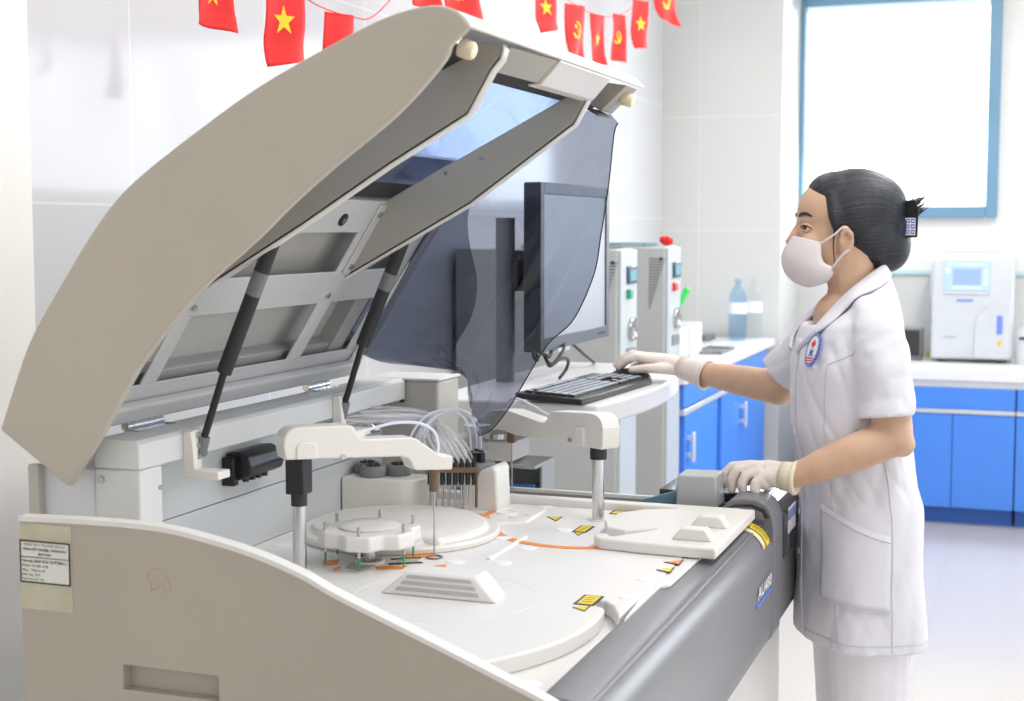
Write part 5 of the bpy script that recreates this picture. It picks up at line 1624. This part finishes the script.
    r.slab([(-.0035, .004), (.0035, .004), (.0035, .0085), (.008, .0085), (.008, .0155), (.0035, .0155), (.0035, .020), (-.0035, .020), (-.0035, .0155), (-.008, .0155), (-.008, .0085), (-.0035, .0085)], B_, .0018, .0026)
    r.slab([(-.014, -.0165), (.014, -.0165), (.013, -.020), (-.013, -.020)], B_, .0018, .0026).slab([(-.011, -.022), (.011, -.022), (.009, -.025), (-.009, -.025)], B_, .0018, .0026)
    r.build('badge_cross', 'badgered', bd)
    r = MB()
    text_into(r, 'M', .018, lambda u, v: B_(u, v - .0065, .0025), bold=.0008)
    r.slab([(-.013, -.012), (.013, -.012), (.013, -.0135), (-.013, -.0135)], B_, .0018, .0026)
    r.build('badge_letter', 'badgeblue', bd)
    r = MB()
    for k in range(26):
        a = 2 * PI * k / 26
        u, v = .0225 * math.cos(a), .0328 * math.sin(a)
        r.slab([(u - .0009, v - .0012), (u + .0009, v - .0012), (u + .0009, v + .0012), (u - .0009, v + .0012)], B_, .001, .0018)
    r.build('badge_ring_letters', 'dot', bd)
    # ---------------------------------------------------------- trousers, shoes
    b = MB()
    for s in (-1, 1):
        b.chain([W(-.022, .86, s * .080), W(-.020, .62, s * .085), W(-.028, .40, s * .088), W(-.035, .10, s * .090)], [.098, .088, .078, .070])
    b.ell(W(-.018, .86, 0), (.105, .160, .10), 24, 14, NROT)
    tr = fused(b, 'trousers', 'trouser', R, .007, 4)
    for s in (-1, 1):
        b = MB().chain([W(-.045, .045, s * .09), W(.03, .045, s * .098), W(.125, .035, s * .108)], [.043, .043, .036])
        b.ell(W(.04, .02, s * .098), (.145, .05, .02), 20, 10, NROT)
        b.v = [Vector((p.x, p.y, max(p.z, .002))) for p in b.v]
        fused(b, 'shoe', 'shoe', R, .006, 3)
    # ---------------------------------------------------------- gloved hands
    def glove(fingers, palm, cuff, name):
        b = MB()
        for pts, rs in palm:
            b.chain([W(*p) for p in pts], rs)
        for pts, rs in fingers:
            b.chain([W(*p) for p in pts], rs)
        g = fused(b, 'glove', 'glove', R, .0026, 4)
        return g
    # left hand resting on the machine, fingers curled over its edge
    F_ = [([(0.2356, 0.9824, -0.1012), (0.2745, 0.9795, -0.0934), (0.2920, 0.9620, -0.0934), (0.2959, 0.9386, -0.0973)], [.0125, .0110, .0105, .0090]),
          ([(0.2356, 0.9834, -0.1226), (0.2687, 0.9756, -0.1207), (0.2803, 0.9561, -0.1207), (0.2803, 0.9357, -0.1226)], [.0128, .0112, .0108, .0090]),
          ([(0.2297, 0.9795, -0.1431), (0.2560, 0.9668, -0.1441), (0.2628, 0.9493, -0.1460), (0.2589, 0.9342, -0.1460)], [.0122, .0108, .0104, .0088]),
          ([(0.2190, 0.9727, -0.1616), (0.2385, 0.9581, -0.1655), (0.2414, 0.9444, -0.1674), (0.2346, 0.9332, -0.1664)], [.0112, .0098, .0094, .0082]),
          ([(0.1947, 0.9620, -0.1012), (0.2190, 0.9522, -0.0779), (0.2482, 0.9444, -0.0720), (0.2706, 0.9386, -0.0759)], [.0150, .0125, .0108, .0092])]
    P_ = [([(0.1655, 0.9688, -0.1694), (0.1995, 0.9688, -0.1616), (0.2219, 0.9698, -0.1577)], [.0265, .021, .0145]),
          ([(0.1655, 0.9707, -0.1645), (0.2044, 0.9756, -0.1402), (0.2288, 0.9795, -0.1382)], [.0265, .0225, .0150]),
          ([(0.1655, 0.9707, -0.1596), (0.2044, 0.9766, -0.1246), (0.2297, 0.9814, -0.1187)], [.0265, .0225, .0155]),
          ([(0.1655, 0.9688, -0.1548), (0.2025, 0.9736, -0.1110), (0.2278, 0.9795, -0.1012)], [.0265, .0215, .0150]),
          ([(0.2190, 0.9561, -0.1596), (0.2239, 0.9600, -0.1256), (0.2190, 0.9600, -0.1012)], [.015, .017, .016])]
    g1 = glove(F_, P_, None, 'left')
    ax = (W(0.2142, 0.9707, -0.1460) - W(0.1703, 0.9678, -0.1713)).normalized()
    x, y, _ = basis(ax)
    c0 = W(0.1587, 0.9702, -0.1772)
    MB().torus(c0, .0305, .0048, axis=tuple(ax), n=30, m=8).tube([c0 + ax * t for t in (-.003, .012, .03)], [.0315, .0305, .0285], 26, caps=False).build('glove_cuff', 'cuff', g1, solid=.0015)
    w_ = MB()
    for k in range(3):
        w_.tube([W(.191 + k * .012, .997 - .002 * k, -.130 - .01 * k), W(.193 + k * .012, .993 - .002 * k, -.155), W(.191 + k * .012, .979, -.177 + .003 * k)], .0014, 6, sub=4)
    w_.build('glove_crease', 'glove', g1)
    # right hand on the mouse
    F_ = [([(.392, 1.152, .480), (.428, 1.158, .484), (.452, 1.150, .488), (.468, 1.136, .492)], [.0125, .0108, .0100, .0086]),
          ([(.394, 1.155, .502), (.434, 1.162, .510), (.460, 1.150, .516), (.474, 1.134, .520)], [.0128, .0110, .0102, .0086]),
          ([(.390, 1.150, .524), (.426, 1.153, .536), (.450, 1.140, .543), (.462, 1.124, .546)], [.0122, .0106, .0098, .0084]),
          ([(.378, 1.140, .543), (.408, 1.139, .558), (.426, 1.126, .565), (.434, 1.112, .567)], [.0110, .0096, .0090, .0078]),
          ([(.335, 1.130, .462), (.372, 1.132, .452), (.408, 1.132, .455), (.440, 1.128, .461)], [.0160, .0135, .0112, .0092])]
    P_ = [([(.292, 1.124, .455), (.345, 1.142, .472), (.386, 1.150, .482)], [.0260, .0205, .0148]),
          ([(.292, 1.124, .458), (.345, 1.144, .488), (.388, 1.153, .503)], [.0260, .0215, .0152]),
          ([(.292, 1.124, .462), (.342, 1.140, .502), (.384, 1.148, .523)], [.0260, .0210, .0145]),
          ([(.292, 1.123, .464), (.338, 1.134, .515), (.374, 1.139, .541)], [.0250, .0200, .0132])]
    g2 = glove(F_, P_, None, 'right')
    ax = (W(.345, 1.142, .487) - W(.26, 1.120, .415)).normalized()
    c0 = W(.262, 1.1195, .418)
    MB().tube([c0 + ax * t for t in (0, .018, .05, .075)], [.0355, .0330, .0290, .0270], 28, caps=False).torus(c0, .0355, .0022, axis=tuple(ax), n=30, m=6).build('glove_cuff', 'glove', g2, solid=.0014)
    w_ = MB()
    for k in range(4):
        w_.tube([c0 + ax * (.016 + k * .012) + NR * -.024 + Vector((0, 0, .018 - .008 * k)), c0 + ax * (.028 + k * .012) + NR * -.031 + Vector((0, 0, -.001)), c0 + ax * (.03 + k * .014) + NR * -.024 + Vector((0, 0, -.017))], .0015, 6, sub=4)
    w_.build('glove_crease', 'glove', g2)
    return R

# ================================================================== light and camera
def lights():
    w = bpy.data.worlds.new('daylight')
    SC.world = w
    w.use_nodes = True
    nt = w.node_tree
    bg = nt.nodes['Background']
    tc = nt.nodes.new('ShaderNodeTexCoord')
    sp = nt.nodes.new('ShaderNodeSeparateXYZ')
    nt.links.new(tc.outputs['Generated'], sp.inputs['Vector'])
    rp = nt.nodes.new('ShaderNodeValToRGB')          # sky by direction: brightest behind the window, fill added behind the camera
    rp.color_ramp.elements[0].position = 0.10
    rp.color_ramp.elements[0].color = (0.98, 0.95, 0.91, 1)
    rp.color_ramp.elements[1].position = 0.55
    rp.color_ramp.elements[1].color = (0.66, 0.66, 0.67, 1)
    e3 = rp.color_ramp.elements.new(0.90)
    e3.color = (4.0, 4.2, 4.4, 1)
    mr = nt.nodes.new('ShaderNodeMapRange')
    mr.inputs['From Min'].default_value = -1
    mr.inputs['From Max'].default_value = 1
    nt.links.new(sp.outputs['X'], mr.inputs['Value'])
    nt.links.new(mr.outputs['Result'], rp.inputs['Fac'])
    m2 = nt.nodes.new('ShaderNodeMapRange')          # brightness added to the sky on the open side, for even tile reflections
    m2.interpolation_type = 'SMOOTHSTEP'
    m2.inputs['From Min'].default_value = -.15
    m2.inputs['From Max'].default_value = -.85
    m2.inputs['To Min'].default_value = 0
    m2.inputs['To Max'].default_value = 1
    nt.links.new(sp.outputs['Y'], m2.inputs['Value'])
    mx = nt.nodes.new('ShaderNodeMix')
    mx.data_type = 'RGBA'
    mx.blend_type = 'ADD'
    mx.inputs[7].default_value = (1.0, 1.04, 1.08, 1)
    nt.links.new(m2.outputs['Result'], mx.inputs[0])
    nt.links.new(rp.outputs['Color'], mx.inputs[6])
    nt.links.new(mx.outputs[2], bg.inputs['Color'])
    bg.inputs['Strength'].default_value = WORLD
    def area(name, loc, target, sx, sy, power, col):
        L = bpy.data.lights.new(name, 'AREA')
        L.shape = 'RECTANGLE'
        L.size, L.size_y = sx, sy
        L.energy = power
        L.color = col
        o = bpy.data.objects.new(name, L)
        COL.objects.link(o)
        o.location = loc
        d = Vector(target) - Vector(loc)
        o.rotation_euler = d.to_track_quat('-Z', 'Y').to_euler()
        return o
    area('window_daylight', (6.50, .19, 2.14), (3.0, .0, 1.0), .9, 1.05, 40, (.90, .96, 1.0))
    area('window_daylight', (6.52, -2.75, 1.85), (2.5, -1.2, 1.2), 3.6, 1.7, 85, (.90, .96, 1.0))  # lamp added over the unseen window, spread for an even wall reflection
    for x, y, p in ((0.6, -0.9, 34), (2.6, -0.9, 36), (4.6, -0.6, 46), (0.9, 0.7, 9), (3.4, 0.6, 12)):
        area('ceiling_lamp', (x, y, 2.96), (x, y, 0), 1.2, .3, p, (1.0, .985, .96))

def camera():
    cd = bpy.data.cameras.new('camera')
    cd.sensor_width = 36.0
    cd.lens = 1450.0 / 1024.0 * 36.0
    cd.clip_start = 0.05
    cd.dof.use_dof = True
    cd.dof.focus_distance = 2.65
    cd.dof.aperture_fstop = 5.6
    o = bpy.data.objects.new('camera', cd)
    COL.objects.link(o)
    o.location = (-1.6404, -0.5523, 1.475)
    o.rotation_euler = (PI / 2 - 0.08428262, 0, -math.atan2(0.9400320, 0.3410862))
    SC.camera = o

WORLD = 1.0
room()
furniture()
bench_things()
towers()
analyzer()
workstation()
bunting()
nurse()
lights()
camera()
vs = SC.view_settings
vs.view_transform = 'Standard'
vs.look = 'None'
vs.gamma = 1.0
vs.use_curve_mapping = False
vs.exposure = -0.45
